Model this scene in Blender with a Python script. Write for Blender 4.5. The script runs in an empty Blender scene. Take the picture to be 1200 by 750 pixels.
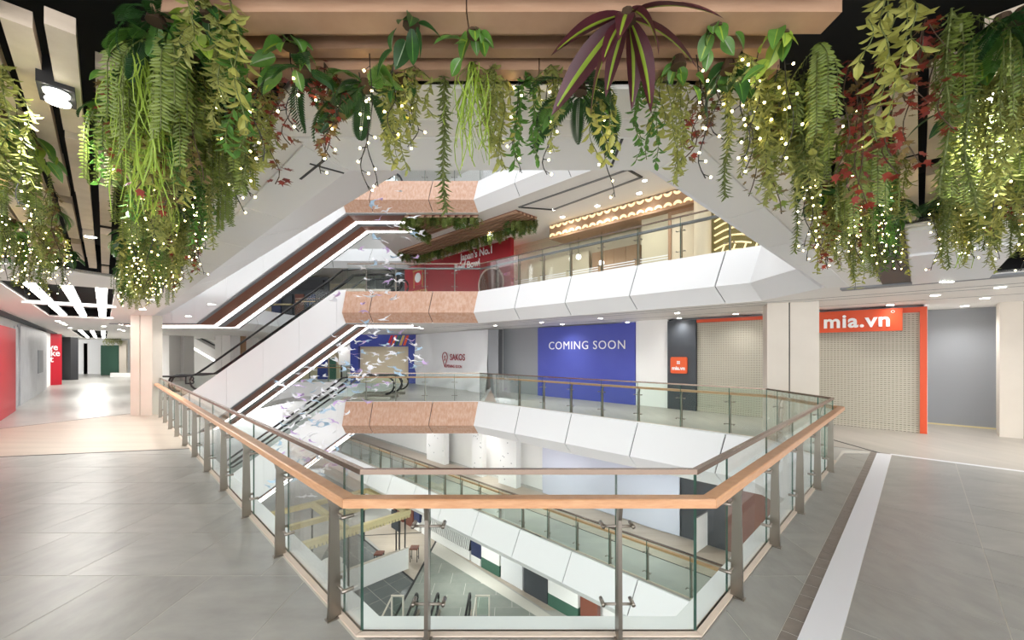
import bpy, bmesh, math, random
from mathutils import Vector, Matrix
from mathutils.geometry import tessellate_polygon

# ------------------------------------------------------------------ camera, world, exposure
SC = bpy.context.scene
COL = SC.collection
F, CX, HY, H = 478.0, 600.0, 413.0, 1.9          # focal length and horizon in pixels of the 1200x750 frame, eye height in metres
cam = bpy.data.cameras.new('camera')
cam.sensor_width = 36.0
cam.lens = 36.0 * F / 1200.0
cam.shift_y = (HY - 375.0) / 1200.0
cam.clip_start, cam.clip_end = 0.05, 300
cam_o = bpy.data.objects.new('camera', cam)
cam_o.location = (0, 0, H)
cam_o.rotation_euler = (math.pi / 2, 0, 0)
COL.objects.link(cam_o)
SC.camera = cam_o

world = bpy.data.worlds.new('world')
SC.world = world
world.use_nodes = True
bg = world.node_tree.nodes['Background']
bg.inputs['Color'].default_value = (0.97, 0.985, 1.0, 1)
bg.inputs['Strength'].default_value = 2.2
SC.view_settings.view_transform = 'Standard'
SC.view_settings.look = 'None'
SC.view_settings.exposure = 1.3
SC.view_settings.gamma = 1.0
SC.view_settings.use_curve_mapping = False
SC.cycles.max_bounces = 10
SC.cycles.diffuse_bounces = 5
SC.cycles.transparent_max_bounces = 32
SC.cycles.sample_clamp_indirect = 6.0
DOWNLIGHT_W = 90.0
R2 = math.sqrt(2.0)

# ------------------------------------------------------------------ helpers
def lin(c):
    return tuple(((x / 255.0) / 12.92 if x <= 10.31 else (((x / 255.0) + 0.055) / 1.055) ** 2.4) for x in c) + (1.0,)

MATS = {}
def mat(name, col, rough=0.5, metal=0.0, var=None, scale=6.0, stretch=None, emit=0.0, ecol=None, spec=None, bump=0.0, detail=6):
    """Principled material; var = second colour mixed in by noise, stretch = per-axis noise scale."""
    m = bpy.data.materials.new(name)
    m.use_nodes = True
    nt = m.node_tree
    b = nt.nodes['Principled BSDF']
    b.inputs['Base Color'].default_value = lin(col)
    b.inputs['Roughness'].default_value = rough
    b.inputs['Metallic'].default_value = metal
    if spec is not None:
        b.inputs['Specular IOR Level'].default_value = spec
    if emit:
        b.inputs['Emission Color'].default_value = lin(ecol or col)
        b.inputs['Emission Strength'].default_value = emit
    if var:
        tc = nt.nodes.new('ShaderNodeTexCoord')
        mp = nt.nodes.new('ShaderNodeMapping')
        mp.inputs['Scale'].default_value = stretch or (1, 1, 1)
        nz = nt.nodes.new('ShaderNodeTexNoise')
        nz.inputs['Scale'].default_value = scale
        nz.inputs['Detail'].default_value = detail
        nz.inputs['Roughness'].default_value = 0.6
        cr = nt.nodes.new('ShaderNodeValToRGB')
        cr.color_ramp.elements[0].position = 0.3
        cr.color_ramp.elements[1].position = 0.7
        cr.color_ramp.elements[0].color = lin(col)
        cr.color_ramp.elements[1].color = lin(var)
        nt.links.new(tc.outputs['Object'], mp.inputs['Vector'])
        nt.links.new(mp.outputs['Vector'], nz.inputs['Vector'])
        nt.links.new(nz.outputs['Fac'], cr.inputs['Fac'])
        nt.links.new(cr.outputs['Color'], b.inputs['Base Color'])
        if bump:
            bp = nt.nodes.new('ShaderNodeBump')
            bp.inputs['Strength'].default_value = bump
            nt.links.new(nz.outputs['Fac'], bp.inputs['Height'])
            nt.links.new(bp.outputs['Normal'], b.inputs['Normal'])
    MATS[name] = m
    return m

def glass_mat(name, tint, refl=1.0):
    m = bpy.data.materials.new(name)
    m.use_nodes = True
    nt = m.node_tree
    nt.nodes.clear()
    out = nt.nodes.new('ShaderNodeOutputMaterial')
    tr = nt.nodes.new('ShaderNodeBsdfTransparent')
    tr.inputs['Color'].default_value = tint
    gl = nt.nodes.new('ShaderNodeBsdfGlossy')
    gl.inputs['Roughness'].default_value = 0.03
    fr = nt.nodes.new('ShaderNodeFresnel')
    fr.inputs['IOR'].default_value = 1.4
    ml = nt.nodes.new('ShaderNodeMath')
    ml.operation = 'MULTIPLY'
    ml.inputs[1].default_value = refl
    mx = nt.nodes.new('ShaderNodeMixShader')
    nt.links.new(fr.outputs[0], ml.inputs[0])
    nt.links.new(ml.outputs[0], mx.inputs[0])
    nt.links.new(tr.outputs[0], mx.inputs[1])
    nt.links.new(gl.outputs[0], mx.inputs[2])
    nt.links.new(mx.outputs[0], out.inputs['Surface'])
    MATS[name] = m
    return m

def emis(name, col, strength, sample=True):
    m = mat(name, col, 0.5, emit=strength)
    if not sample:
        m.cycles.emission_sampling = 'NONE'
    return m

class MB:
    def __init__(s):
        s.v, s.f, s.m = [], [], []
    def add(s, vs, fs, mi=0):
        b = len(s.v)
        s.v += [tuple(v) for v in vs]
        s.f += [tuple(i + b for i in f) for f in fs]
        s.m += [mi] * len(fs)
        return s
    def obox(s, o, a, b, c, mi=0):
        o, a, b, c = Vector(o), Vector(a), Vector(b), Vector(c)
        vs = [o, o + a, o + a + b, o + b, o + c, o + a + c, o + a + b + c, o + b + c]
        return s.add(vs, [(0, 3, 2, 1), (4, 5, 6, 7), (0, 1, 5, 4), (1, 2, 6, 5), (2, 3, 7, 6), (3, 0, 4, 7)], mi)
    def box(s, x0, y0, z0, x1, y1, z1, mi=0):
        return s.obox((x0, y0, z0), (x1 - x0, 0, 0), (0, y1 - y0, 0), (0, 0, z1 - z0), mi)
    def prism(s, pts, z0, z1, mi=0):
        n = len(pts)
        vs = [(p[0], p[1], z0) for p in pts] + [(p[0], p[1], z1) for p in pts]
        fs = [tuple(range(n - 1, -1, -1)), tuple(range(n, 2 * n))] + [(i, (i + 1) % n, n + (i + 1) % n, n + i) for i in range(n)]
        return s.add(vs, fs, mi)
    def extrude(s, loop, vec, mi=0):
        """closed 3D loop extruded by vec"""
        n = len(loop)
        vec = Vector(vec)
        vs = [Vector(p) for p in loop] + [Vector(p) + vec for p in loop]
        fs = [tuple(range(n - 1, -1, -1)), tuple(range(n, 2 * n))] + [(i, (i + 1) % n, n + (i + 1) % n, n + i) for i in range(n)]
        return s.add(vs, fs, mi)
    def loft(s, a, b, mi=0):
        """two closed loops of the same length joined, with caps"""
        n = len(a)
        fs = [tuple(range(n - 1, -1, -1)), tuple(range(n, 2 * n))] + [(i, (i + 1) % n, n + (i + 1) % n, n + i) for i in range(n)]
        return s.add(list(a) + list(b), fs, mi)
    def tube(s, path, r, n=6, mi=0, r_end=None):
        path = [Vector(p) for p in path]
        rings = []
        for i, p in enumerate(path):
            t = (path[min(i + 1, len(path) - 1)] - path[max(i - 1, 0)])
            t = t.normalized() if t.length > 1e-9 else Vector((0, 0, 1))
            a = t.cross(Vector((0, 0, 1)))
            if a.length < 0.05:
                a = t.cross(Vector((0, 1, 0)))
            a.normalize()
            c = t.cross(a)
            rr = r if r_end is None else r + (r_end - r) * i / max(1, len(path) - 1)
            rings.append([p + (a * math.cos(2 * math.pi * k / n) + c * math.sin(2 * math.pi * k / n)) * rr for k in range(n)])
        vs = [v for rg in rings for v in rg]
        fs = []
        for i in range(len(path) - 1):
            for k in range(n):
                fs.append((i * n + k, i * n + (k + 1) % n, (i + 1) * n + (k + 1) % n, (i + 1) * n + k))
        fs.append(tuple(range(n - 1, -1, -1)))
        fs.append(tuple((len(path) - 1) * n + k for k in range(n)))
        return s.add(vs, fs, mi)
    def cyl(s, c, r, h, n=20, mi=0, r2=None):
        r2 = r if r2 is None else r2
        a = [(c[0] + r * math.cos(2 * math.pi * k / n), c[1] + r * math.sin(2 * math.pi * k / n), c[2]) for k in range(n)]
        b = [(c[0] + r2 * math.cos(2 * math.pi * k / n), c[1] + r2 * math.sin(2 * math.pi * k / n), c[2] + h) for k in range(n)]
        return s.loft(a, b, mi)
    def ball(s, c, r, mi=0):
        """small octahedron split once: 6-gon ball for bulbs"""
        c = Vector(c)
        vs = [c + Vector((0, 0, r))]
        for z, q in ((0.5, 0.866), (-0.5, 0.866)):
            for k in range(6):
                a = math.pi * k / 3
                vs.append(c + Vector((math.cos(a) * q * r, math.sin(a) * q * r, z * r)))
        vs.append(c - Vector((0, 0, r)))
        fs = [(0, 1 + k, 1 + (k + 1) % 6) for k in range(6)]
        fs += [(1 + k, 7 + k, 7 + (k + 1) % 6, 1 + (k + 1) % 6) for k in range(6)]
        fs += [(13, 7 + (k + 1) % 6, 7 + k) for k in range(6)]
        return s.add(vs, fs, mi)
    def mesh(s, name, mats, recalc=True, smooth=False):
        me = bpy.data.meshes.new(name)
        me.from_pydata(s.v, [], s.f)
        if not isinstance(mats, (list, tuple)):
            mats = [mats]
        for m in mats:
            me.materials.append(MATS[m] if isinstance(m, str) else m)
        if any(s.m):
            me.polygons.foreach_set('material_index', s.m)
        if recalc:
            bm = bmesh.new()
            bm.from_mesh(me)
            bmesh.ops.recalc_face_normals(bm, faces=bm.faces)
            bm.to_mesh(me)
            bm.free()
        if smooth:
            me.polygons.foreach_set('use_smooth', [True] * len(me.polygons))
        me.update()
        return me
    def build(s, name, mats, parent=None, kind=None, recalc=True, smooth=False, label=None):
        return link(name, s.mesh(name, mats, recalc, smooth), parent, kind, label)

def link(name, me, parent=None, kind=None, label=None, matrix=None):
    """mesh in world coordinates (or with a world matrix) as one object, parented without moving"""
    o = bpy.data.objects.new(name, me)
    COL.objects.link(o)
    if parent is not None:
        o.parent = parent
        o.matrix_parent_inverse = root_world(parent).inverted()
    if matrix is not None:
        o.matrix_basis = matrix
    if kind:
        o['kind'] = kind
    if label:
        o['label'] = label
    return o

def root_world(o):
    m = o.matrix_basis.copy()
    if o.parent is not None:
        return root_world(o.parent) @ o.matrix_parent_inverse @ m
    return m

def tag(o, label, cat=None, group=None, kind=None):
    o['label'] = label
    if cat:
        o['category'] = cat
    if group:
        o['group'] = group
    if kind:
        o['kind'] = kind
    return o

def thing(name, label, cat, loc=(0, 0, 0), group=None):
    o = bpy.data.objects.new(name, None)
    o.empty_display_size = 0.1
    COL.objects.link(o)
    o.location = loc
    return tag(o, label, cat, group)

def struct(name, label, loc=(0, 0, 0)):
    o = bpy.data.objects.new(name, None)
    COL.objects.link(o)
    o.location = loc
    o['kind'] = 'structure'
    o['label'] = label
    o['category'] = name.split('_')[0]
    return o

def gp(px, py, z):
    """pixel on the horizontal plane z"""
    Y = F * (H - z) / (py - HY)
    return Vector(((px - CX) / F * Y, Y, z))
def wp(px, c):
    """pixel column on the vertical plane X+Y=c"""
    k = (px - CX) / F
    Y = c / (1 + k)
    return Vector((k * Y, Y, 0))
def yp(px, Y):
    return Vector(((px - CX) / F * Y, Y, 0))
def zat(py, Y):
    return H - (py - HY) * Y / F

def plate(name, outer, holes, z0, z1, m, parent=None, kind=None, label=None):
    loops = [outer] + holes
    pts = [p for l in loops for p in l]
    tris = tessellate_polygon([[Vector((p[0], p[1], 0)) for p in l] for l in loops])
    n = len(pts)
    vs = [(p[0], p[1], z1) for p in pts] + [(p[0], p[1], z0) for p in pts]
    fs = []
    for t in tris:
        a, b, c = (Vector((pts[i][0], pts[i][1])) for i in t)
        up = (b - a).x * (c - a).y - (b - a).y * (c - a).x
        t = tuple(t) if up > 0 else tuple(reversed(t))
        fs.append(t)
        fs.append(tuple(i + n for i in reversed(t)))
    k = 0
    for l in loops:
        for i in range(len(l)):
            a, b = k + i, k + (i + 1) % len(l)
            fs.append((a, a + n, b + n, b))
        k += len(l)
    mb = MB().add(vs, fs)
    return mb.build(name, m, parent, kind, recalc=True, label=label)

def clip(poly, nx, ny, d):
    """keep nx*x+ny*y<=d"""
    out = []
    for i in range(len(poly)):
        a, b = poly[i], poly[(i + 1) % len(poly)]
        fa, fb = nx * a[0] + ny * a[1] - d, nx * b[0] + ny * b[1] - d
        if fa <= 0:
            out.append(a)
        if fa * fb < 0:
            t = fa / (fa - fb)
            out.append((a[0] + (b[0] - a[0]) * t, a[1] + (b[1] - a[1]) * t))
    return out
def area(p):
    return abs(sum(p[i][0] * p[(i + 1) % len(p)][1] - p[(i + 1) % len(p)][0] * p[i][1] for i in range(len(p)))) / 2

def normals(chain, closed=False):
    ns = []
    n = len(chain)
    for i in range(n if closed else n - 1):
        a, b = Vector(chain[i][:2]), Vector(chain[(i + 1) % n][:2])
        d = (b - a).normalized()
        ns.append(Vector((d.y, -d.x)))
    return ns
def off(chain, k, d, closed=False):
    """mitred offset of vertex k, d>0 to the right of travel"""
    ns = normals(chain, closed)
    n = len(chain)
    if closed:
        n1, n2 = ns[(k - 1) % n], ns[k % n]
    else:
        n1, n2 = ns[max(k - 1, 0)], ns[min(k, len(ns) - 1)]
    m = (n1 + n2) / (1 + n1.dot(n2))
    p = Vector(chain[k % n][:2]) + m * d
    return p
def run_pts(chain, i, d, ts, closed=False):
    a, b = off(chain, i, d, closed), off(chain, i + 1, d, closed)
    return [a + (b - a) * t for t in ts]
def sweep(mb, chain, i, profile, z, t0=0.0, t1=1.0, closed=False, mi=0):
    a = []
    b = []
    for d, dz in profile:
        p, q = run_pts(chain, i, d, (t0, t1), closed)
        a.append((p.x, p.y, z + dz))
        b.append((q.x, q.y, z + dz))
    mb.loft(a, b, mi)
    return mb

def text(body, size, matrix, m, parent, depth=0.01, bold=0.0, align='CENTER', spacing=1.0, name='lettering', label=None):
    cu = bpy.data.curves.new(name, 'FONT')
    cu.body = body
    cu.size = size
    cu.extrude = depth
    cu.offset = bold
    cu.align_x = align
    cu.align_y = 'CENTER'
    cu.space_character = spacing
    cu.resolution_u = 3
    t = bpy.data.objects.new('tmp_text', cu)
    COL.objects.link(t)
    dg = bpy.context.evaluated_depsgraph_get()
    me = bpy.data.meshes.new_from_object(t.evaluated_get(dg))
    bpy.data.objects.remove(t)
    me.materials.clear()
    me.materials.append(MATS[m])
    return link(name, me, parent, None, label, matrix)
def frame(o, xdir, ydir=(0, 0, 1)):
    x, y = Vector(xdir).normalized(), Vector(ydir).normalized()
    z = x.cross(y)
    return Matrix(((x.x, y.x, z.x, o[0]), (x.y, y.y, z.y, o[1]), (x.z, y.z, z.z, o[2]), (0, 0, 0, 1)))

U = Vector((-1, 1, 0)) / R2
V = Vector((1, 1, 0)) / R2
WD = Vector((1, -1, 0)) / R2      # left to right along the storefront plane X+Y=c
WN = Vector((-1, -1, 0)) / R2     # that plane's normal, towards the atrium

# ------------------------------------------------------------------ materials
mat('white_panel', (236, 236, 236), 0.35)
mat('white_paint', (238, 237, 235), 0.6)
mat('soffit_paint', (236, 233, 229), 0.55)
mat('joint_dark', (40, 40, 42), 0.7)
mat('black_void', (12, 12, 13), 0.8)
mat('black_metal', (26, 26, 28), 0.45)
mat('grey_metal', (120, 122, 124), 0.4, 0.3)
mat('dark_grey', (64, 68, 74), 0.55)
mat('mid_grey', (142, 144, 148), 0.6)
mat('grout', (196, 193, 184), 0.8)
mat('tile_grey', (140, 139, 135), 0.3, var=(158, 157, 152), scale=2.2, stretch=(1, 2.2, 1))
mat('tile_grey_b', (134, 133, 129), 0.32, var=(152, 151, 146), scale=2.6, stretch=(2.0, 1, 1))
mat('tile_brown', (112, 104, 98), 0.4, var=(130, 121, 113), scale=8)
mat('floor_grey', (150, 149, 145), 0.3, var=(168, 166, 160), scale=0.8, stretch=(1, 2, 1))
mat('floor_plank', (178, 166, 152), 0.4, var=(162, 151, 138), scale=1.6, stretch=(0.25, 2.5, 1))
mat('floor_plank_grey', (166, 160, 151), 0.4, var=(150, 145, 137), scale=1.4, stretch=(2.5, 0.4, 1))
mat('white_strip', (216, 217, 222), 0.35)
mat('ground_tile', (118, 124, 118), 0.35, var=(134, 138, 130), scale=1.5)
mat('ground_tile_dark', (84, 90, 90), 0.35, var=(98, 103, 102), scale=1.5)
mat('steel', (150, 142, 133), 0.3, 1.0)
mat('bronze_cap', (150, 132, 120), 0.25, 1.0)
mat('rail_wood', (204, 158, 120), 0.32, var=(186, 136, 98), scale=9, stretch=(1, 1, 6), bump=0.02)
mat('slat_wood', (176, 142, 116), 0.5, var=(160, 124, 99), scale=5, stretch=(1, 1, 9))
mat('board_wood', (216, 200, 182), 0.55, var=(202, 184, 164), scale=7, stretch=(1, 1, 3))
mat('fascia_wood', (206, 172, 152), 0.4, var=(188, 142, 114), scale=2.6, stretch=(5, 5, 0.05), detail=2)
mat('esc_wood', (150, 96, 72), 0.5, var=(128, 78, 58), scale=6, stretch=(6, 6, 6))
mat('kerb_beige', (205, 188, 172), 0.5)
mat('column_stone', (216, 208, 196), 0.45, var=(207, 198, 185), scale=0.8)
mat('glass_edge', (58, 92, 80), 0.2)
mat('blue_board', (70, 78, 168), 0.5, var=(78, 88, 176), scale=0.5)
mat('blue_frame', (52, 66, 150), 0.5)
mat('orange_paint', (206, 74, 30), 0.45)
mat('orange_sign', (226, 92, 42), 0.4)
mat('red_panel', (190, 22, 44), 0.45)
mat('red_wall', (168, 22, 36), 0.45, var=(150, 18, 30), scale=0.6)
mat('letter_white', (240, 240, 240), 0.45)
mat('letter_dark', (40, 44, 46), 0.5)
mat('letter_crimson', (140, 26, 44), 0.5)
mat('letter_gold', (196, 160, 90), 0.45)
mat('tarp', (226, 227, 230), 0.45)
mat('tarp_blue', (202, 206, 222), 0.45)
mat('beige_wall', (214, 200, 172), 0.6)
mat('tan_wood', (170, 136, 104), 0.5, var=(156, 122, 92), scale=3, stretch=(4, 4, 0.4))
mat('yellow_frame', (208, 194, 148), 0.5)
mat('green_shutter', (58, 98, 82), 0.5)
mat('yellow_wall', (214, 182, 96), 0.6)
mat('marble', (186, 188, 192), 0.4, var=(166, 168, 173), scale=1.4)
mat('black_panel', (44, 44, 48), 0.5)
mat('rubber', (22, 22, 24), 0.45)
mat('cable', (24, 22, 20), 0.6)
mat('meat_brown', (120, 72, 56), 0.5, var=(84, 44, 36), scale=9)
mat('bowl_rim', (204, 186, 172), 0.4)
mat('olive_panel', (120, 112, 66), 0.5)
mat('navy', (40, 52, 92), 0.5)
mat('brown_panel', (118, 66, 50), 0.5)
mat('vent_dark', (46, 48, 50), 0.6)
emis('led_white', (255, 252, 246), 7.0)
emis('led_line', (255, 253, 250), 3.5)
emis('lamp_disc', (255, 250, 238), 14.0, sample=False)
emis('bulb_warm', (255, 226, 150), 16.0, sample=False)
emis('led_warm', (255, 230, 176), 0.34)
glass_mat('glass', (0.955, 0.985, 0.97, 1), 0.28)
glass_mat('glass_green', (0.915, 0.97, 0.94, 1), 0.3)
glass_mat('glass_clear', (0.975, 0.988, 0.983, 1), 0.3)
glass_mat('dimming_skylight_glass', (0.63, 0.64, 0.65, 1), 0.5)  # grey tint holds back the sky light entering the atrium

def shutter_mat():
    m = mat('shutter', (176, 170, 154), 0.45)
    nt = m.node_tree
    b = nt.nodes['Principled BSDF']
    tc = nt.nodes.new('ShaderNodeTexCoord')
    sx = nt.nodes.new('ShaderNodeSeparateXYZ')
    nt.links.new(tc.outputs['Object'], sx.inputs[0])
    def mth(op, a, bv=None):
        n = nt.nodes.new('ShaderNodeMath')
        n.operation = op
        if hasattr(a, 'links'):
            nt.links.new(a, n.inputs[0])
        else:
            n.inputs[0].default_value = a
        if bv is not None:
            if hasattr(bv, 'links'):
                nt.links.new(bv, n.inputs[1])
            else:
                n.inputs[1].default_value = bv
        return n.outputs[0]
    along = mth('SUBTRACT', sx.outputs['X'], sx.outputs['Y'])
    fx = mth('FRACT', mth('MULTIPLY', along, 1 / (0.07 * R2)))
    fz = mth('FRACT', mth('MULTIPLY', sx.outputs['Z'], 1 / 0.05))
    slot = mth('MULTIPLY', mth('LESS_THAN', fx, 0.68), mth('LESS_THAN', fz, 0.24))
    mx = nt.nodes.new('ShaderNodeMix')
    mx.data_type = 'RGBA'
    mx.inputs[6].default_value = lin((184, 178, 162))
    mx.inputs[7].default_value = lin((96, 90, 80))
    nt.links.new(slot, mx.inputs[0])
    nt.links.new(mx.outputs[2], b.inputs['Base Color'])
shutter_mat()

# foliage
def leaf_mat(name, c1, c2, rough=0.45, trans=0.25):
    m = mat(name, c1, rough, var=c2, scale=14)
    b = m.node_tree.nodes['Principled BSDF']
    b.inputs['Subsurface Weight'].default_value = 0.0
    # thin leaves let light through
    nt = m.node_tree
    out = nt.nodes['Material Output']
    tl = nt.nodes.new('ShaderNodeBsdfTranslucent')
    mx = nt.nodes.new('ShaderNodeMixShader')
    mx.inputs[0].default_value = trans
    cr = [n for n in nt.nodes if n.type == 'VALTORGB'][0]
    nt.links.new(cr.outputs['Color'], tl.inputs['Color'])
    nt.links.new(b.outputs[0], mx.inputs[1])
    nt.links.new(tl.outputs[0], mx.inputs[2])
    nt.links.new(mx.outputs[0], out.inputs['Surface'])
    return m
leaf_mat('leaf_willow', (132, 138, 66), (172, 174, 104))
leaf_mat('leaf_yellow', (158, 160, 74), (188, 186, 108))
leaf_mat('leaf_fern', (90, 108, 42), (128, 142, 66))
leaf_mat('leaf_tail', (84, 104, 44), (128, 138, 76))
leaf_mat('leaf_lime', (128, 156, 48), (164, 186, 78))
leaf_mat('leaf_red', (112, 36, 30), (150, 62, 44))
leaf_mat('leaf_olive', (112, 92, 54), (138, 116, 72))
leaf_mat('leaf_dark', (28, 62, 28), (52, 92, 42), 0.35)
leaf_mat('leaf_bright', (66, 112, 40), (104, 146, 66), 0.35)
leaf_mat('leaf_purple', (74, 34, 44), (92, 44, 52), 0.35)
leaf_mat('leaf_stripe', (132, 160, 46), (158, 182, 66), 0.35)
leaf_mat('leaf_frost', (120, 140, 112), (168, 182, 150), 0.4)
mat('stem_green', (92, 100, 50), 0.6)
mat('stem_brown', (70, 52, 36), 0.7)

# ------------------------------------------------------------------ the building: slabs round the atrium
LV = 4.25
SOF = 3.03                     # soffit above each floor
GS, GD, GY = 1.75, -1.525, 2.77        # glass lines: X+Y on the left, X-Y on the right, Y in front
E = [(-0.96, 2.92), (1.185, 2.92), (5.47, 7.205), (5.47, 8.93), (-1.3, 15.7), (-6.4, 15.7), (-6.4, 26.0), (-13.9, 26.0), (-13.9, 15.86)]
E_LOW = [(-0.96, 2.92), (1.185, 2.92), (5.47, 7.205), (5.47, 8.93), (-11.0, 25.4), (-13.9, 26.0), (-13.9, 15.86)]
NEAR_HOLE = [(-1.0, 2.5), (0.88, 2.5), (5.47, 7.09), (5.47, 8.93), (-1.3, 15.7), (-6.4, 15.7), (-6.4, 26.0), (-13.9, 26.0), (-13.9, 15.4)]
SLAT_ZONE = [(-5.9, 6.7), (-0.95, 1.75), (0.95, 1.75), (3.2, 4.0), (4.7, 2.5), (1.7, -0.5), (-1.9, -0.5), (-6.6, 4.2)]
OUT = [(-46, -4), (26, -4), (26, 44), (-46, 44)]

def uvq(s0, s1, d0, d1):
    """rectangle in S=X+Y, D=X-Y"""
    return [((s + d) / 2, (s - d) / 2) for s, d in ((s0, d0), (s1, d0), (s1, d1), (s0, d1))]
REC = [uvq(-1.7, 0.2, -27.2, -14.4), uvq(-1.7, 0.2, -66, -43)]
RREC = [uvq(7.4, 12.9, 1.05, 1.75)]

floor = struct('floor', 'grey tiled walkway floor on the level of the wooden handrail')
plate('floor_base', OUT, [E], -0.10, -0.005, 'floor_grey', floor)
# left grey tiles, rows along X in running bond
TS = 0.825
rng = random.Random(5)
def tile(poly, z0, z1, m, parent, name='floor_tile', gap=0.0035):
    if len(poly) < 3 or area(poly) < 0.004:
        return
    c = Vector((sum(p[0] for p in poly) / len(poly), sum(p[1] for p in poly) / len(poly)))
    q = []
    for p in poly:
        d = c - Vector(p)
        k = min(0.4, gap * 1.4 / max(d.length, 1e-3))
        q.append((p[0] + d.x * k, p[1] + d.y * k))
    MB().prism(q, z0, z1).build(name, m, parent)
grout = uvq(-12, 1.72, -22, 8)
plate('grout_bed', [(-12.5, 0.3), (1.2, 0.3), (1.2, 0.301), (-0.93, 2.66), (-6.35, 8.05), (-12.5, 6.72)], [], -0.005, -0.002, 'grout', floor)
for r in range(-4, 8):
    y0 = 3.47 + TS * r
    x_off = -2.55 if r % 2 else -2.96
    for j in range(-13, 7):
        x0 = x_off + TS * j
        q = [(x0, y0), (x0 + TS, y0), (x0 + TS, y0 + TS), (x0, y0 + TS)]
        q = clip(q, 1, 1, GS - 0.09)
        if q:
            q = clip(q, -0.219, 1, 8.08 + 0.219 * 6.3)
        if q:
            q = clip(q, -1, 0, 12)
        if q:
            q = clip(q, 0, -1, -0.35)
        if q and r < 0:
            pass
        if q:
            tile(q, -0.004, 0.0, rng.choice(('tile_grey', 'tile_grey_b')), floor)
# front strip and the piece between the right balustrade and the metal strip
plate('grout_bed', [(-0.93, 2.665), (0.2, 1.42), (0.62, 1.42), (7.0, 7.8), (6.4, 7.9), (1.26, 2.665)], [], -0.005, -0.002, 'grout', floor)
for r in range(-4, 8):
    y0 = 3.47 + TS * r
    x_off = -2.55 if r % 2 else -2.96
    for j in range(0, 14):
        x0 = x_off + TS * j
        q = [(x0, y0), (x0 + TS, y0), (x0 + TS, y0 + TS), (x0, y0 + TS)]
        q = clip(q, 1, -1, -0.95)
        if q:
            q = clip(q, -1, -1, -(GS - 0.085))
        if q and r >= -1:
            qa = clip(q, -1, 1, -GD - 0.085)
            if r == -1 and q:
                qb = clip(clip(q, 0, 1, GY - 0.075) or [], -1, 1, 99)
                qb = clip(qb, 1, -1, GD + 0.085) if qb else qb
                if qb:
                    tile(qb, -0.004, 0.0, 'tile_grey', floor)
            q = qa
        if q:
            q = clip(q, 0, 1, 7.7)
        if q and r >= -1:
            q = clip(q, 0, -1, -2.645) if r == -1 else q
        if q:
            tile(q, -0.004, 0.0, rng.choice(('tile_grey', 'tile_grey_b')), floor)
for k in range(44):
    tile(uvq(2.4 + k * 0.28, 2.4 + (k + 1) * 0.28, -0.95, -0.81), -0.004, 0.0, 'tile_brown', floor, 'border_stone')
MB().prism(uvq(2.2, 14.6, -0.81, -0.525), -0.004, 0.006).build('expansion_joint_cover', 'white_strip', floor, label='white metal strip set in the floor')
plate('grout_bed', uvq(2.2, 14.62, -0.525, 8.6), [], -0.005, -0.002, 'grout', floor)
for k in range(0, 11):
    s0 = 6.27 + 1.13 * (k - 3)
    for j in range(0, 8):
        d0 = -0.525 + 1.135 * j
        q = clip(uvq(s0, s0 + 1.13, d0, d0 + 1.135), 1, 1, 14.6)
        if q:
            tile(q, -0.004, 0.0, rng.choice(('tile_grey', 'tile_grey_b')), floor)
MB().prism(uvq(14.62, 14.74, -0.55, 8.6), -0.004, 0.003).build('threshold_strip', 'white_strip', floor)
plate('plank_floor', [(5.75, 9.0), (6.9, 7.84), (7.6, 7.14), (14, 0.74), (22, 2), (12, 12), (4.6, 14.9), (1.6, 17.7), (-0.2, 15)], [], -0.005, 0.0, 'floor_plank_grey', floor)
MB().prism([(6.95, 8.9), (7.0, 8.9), (6.97, 7.72), (6.92, 7.72)], -0.002, 0.002).build('floor_joint', 'joint_dark', floor)
plate('plank_floor', [(-6.35, 8.1), (-12.6, 6.75), (-18, 9), (-12.75, 10.1), (-11.8, 12.8), (-11.15, 12.86)], [], -0.005, 0.0, 'floor_plank', floor)
for a, b in (((-6.33, 8.06), (-12.6, 6.7)), ((-12.75, 10.1), (-11.8, 12.8)), ((-12.75, 10.1), (-18, 9))):
    a, b = Vector(a), Vector(b)
    n = Vector((-(b - a).y, (b - a).x)).normalized() * 0.02
    MB().prism([a - n, b - n, b + n, a + n], -0.003, 0.002).build('floor_joint', 'joint_dark', floor)

f2 = struct('floor', 'upper walkway floor behind the white parapet')
plate('floor_base', OUT, [E], LV - 0.1, LV, 'floor_grey', f2)
f3 = struct('floor', 'top walkway floor above the copper parapet')
plate('floor_base', OUT, [E], 2 * LV - 0.1, 2 * LV, 'floor_grey', f3)
f1 = struct('floor', 'walkway floor one storey below the wooden handrail')
plate('floor_base', OUT, [E_LOW], -LV - 0.1, -LV - 0.004, 'floor_grey', f1)
plate('plank_floor', uvq(16.6, 19.2, -42, -3.2), [], -LV - 0.004, -LV, 'floor_plank', f1)
for s in (16.6, 17.9):
    MB().prism(uvq(s - 0.02, s + 0.02, -42, -3.2), -LV - 0.004, -LV + 0.002).build('floor_joint', 'joint_dark', f1)
MB().prism([(-2.2, 16.9), (-2.14, 16.9), (1.0, 13.6), (0.94, 13.6)], -LV - 0.004, -LV + 0.003).build('floor_joint', 'joint_dark', f1)
f0 = struct('floor', 'ground floor of grey tiles and beige planks at the foot of the atrium')
ZG = -2 * LV + 0.1
plate('floor_base', OUT, [], ZG - 0.1, ZG - 0.006, 'floor_grey', f0)
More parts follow.
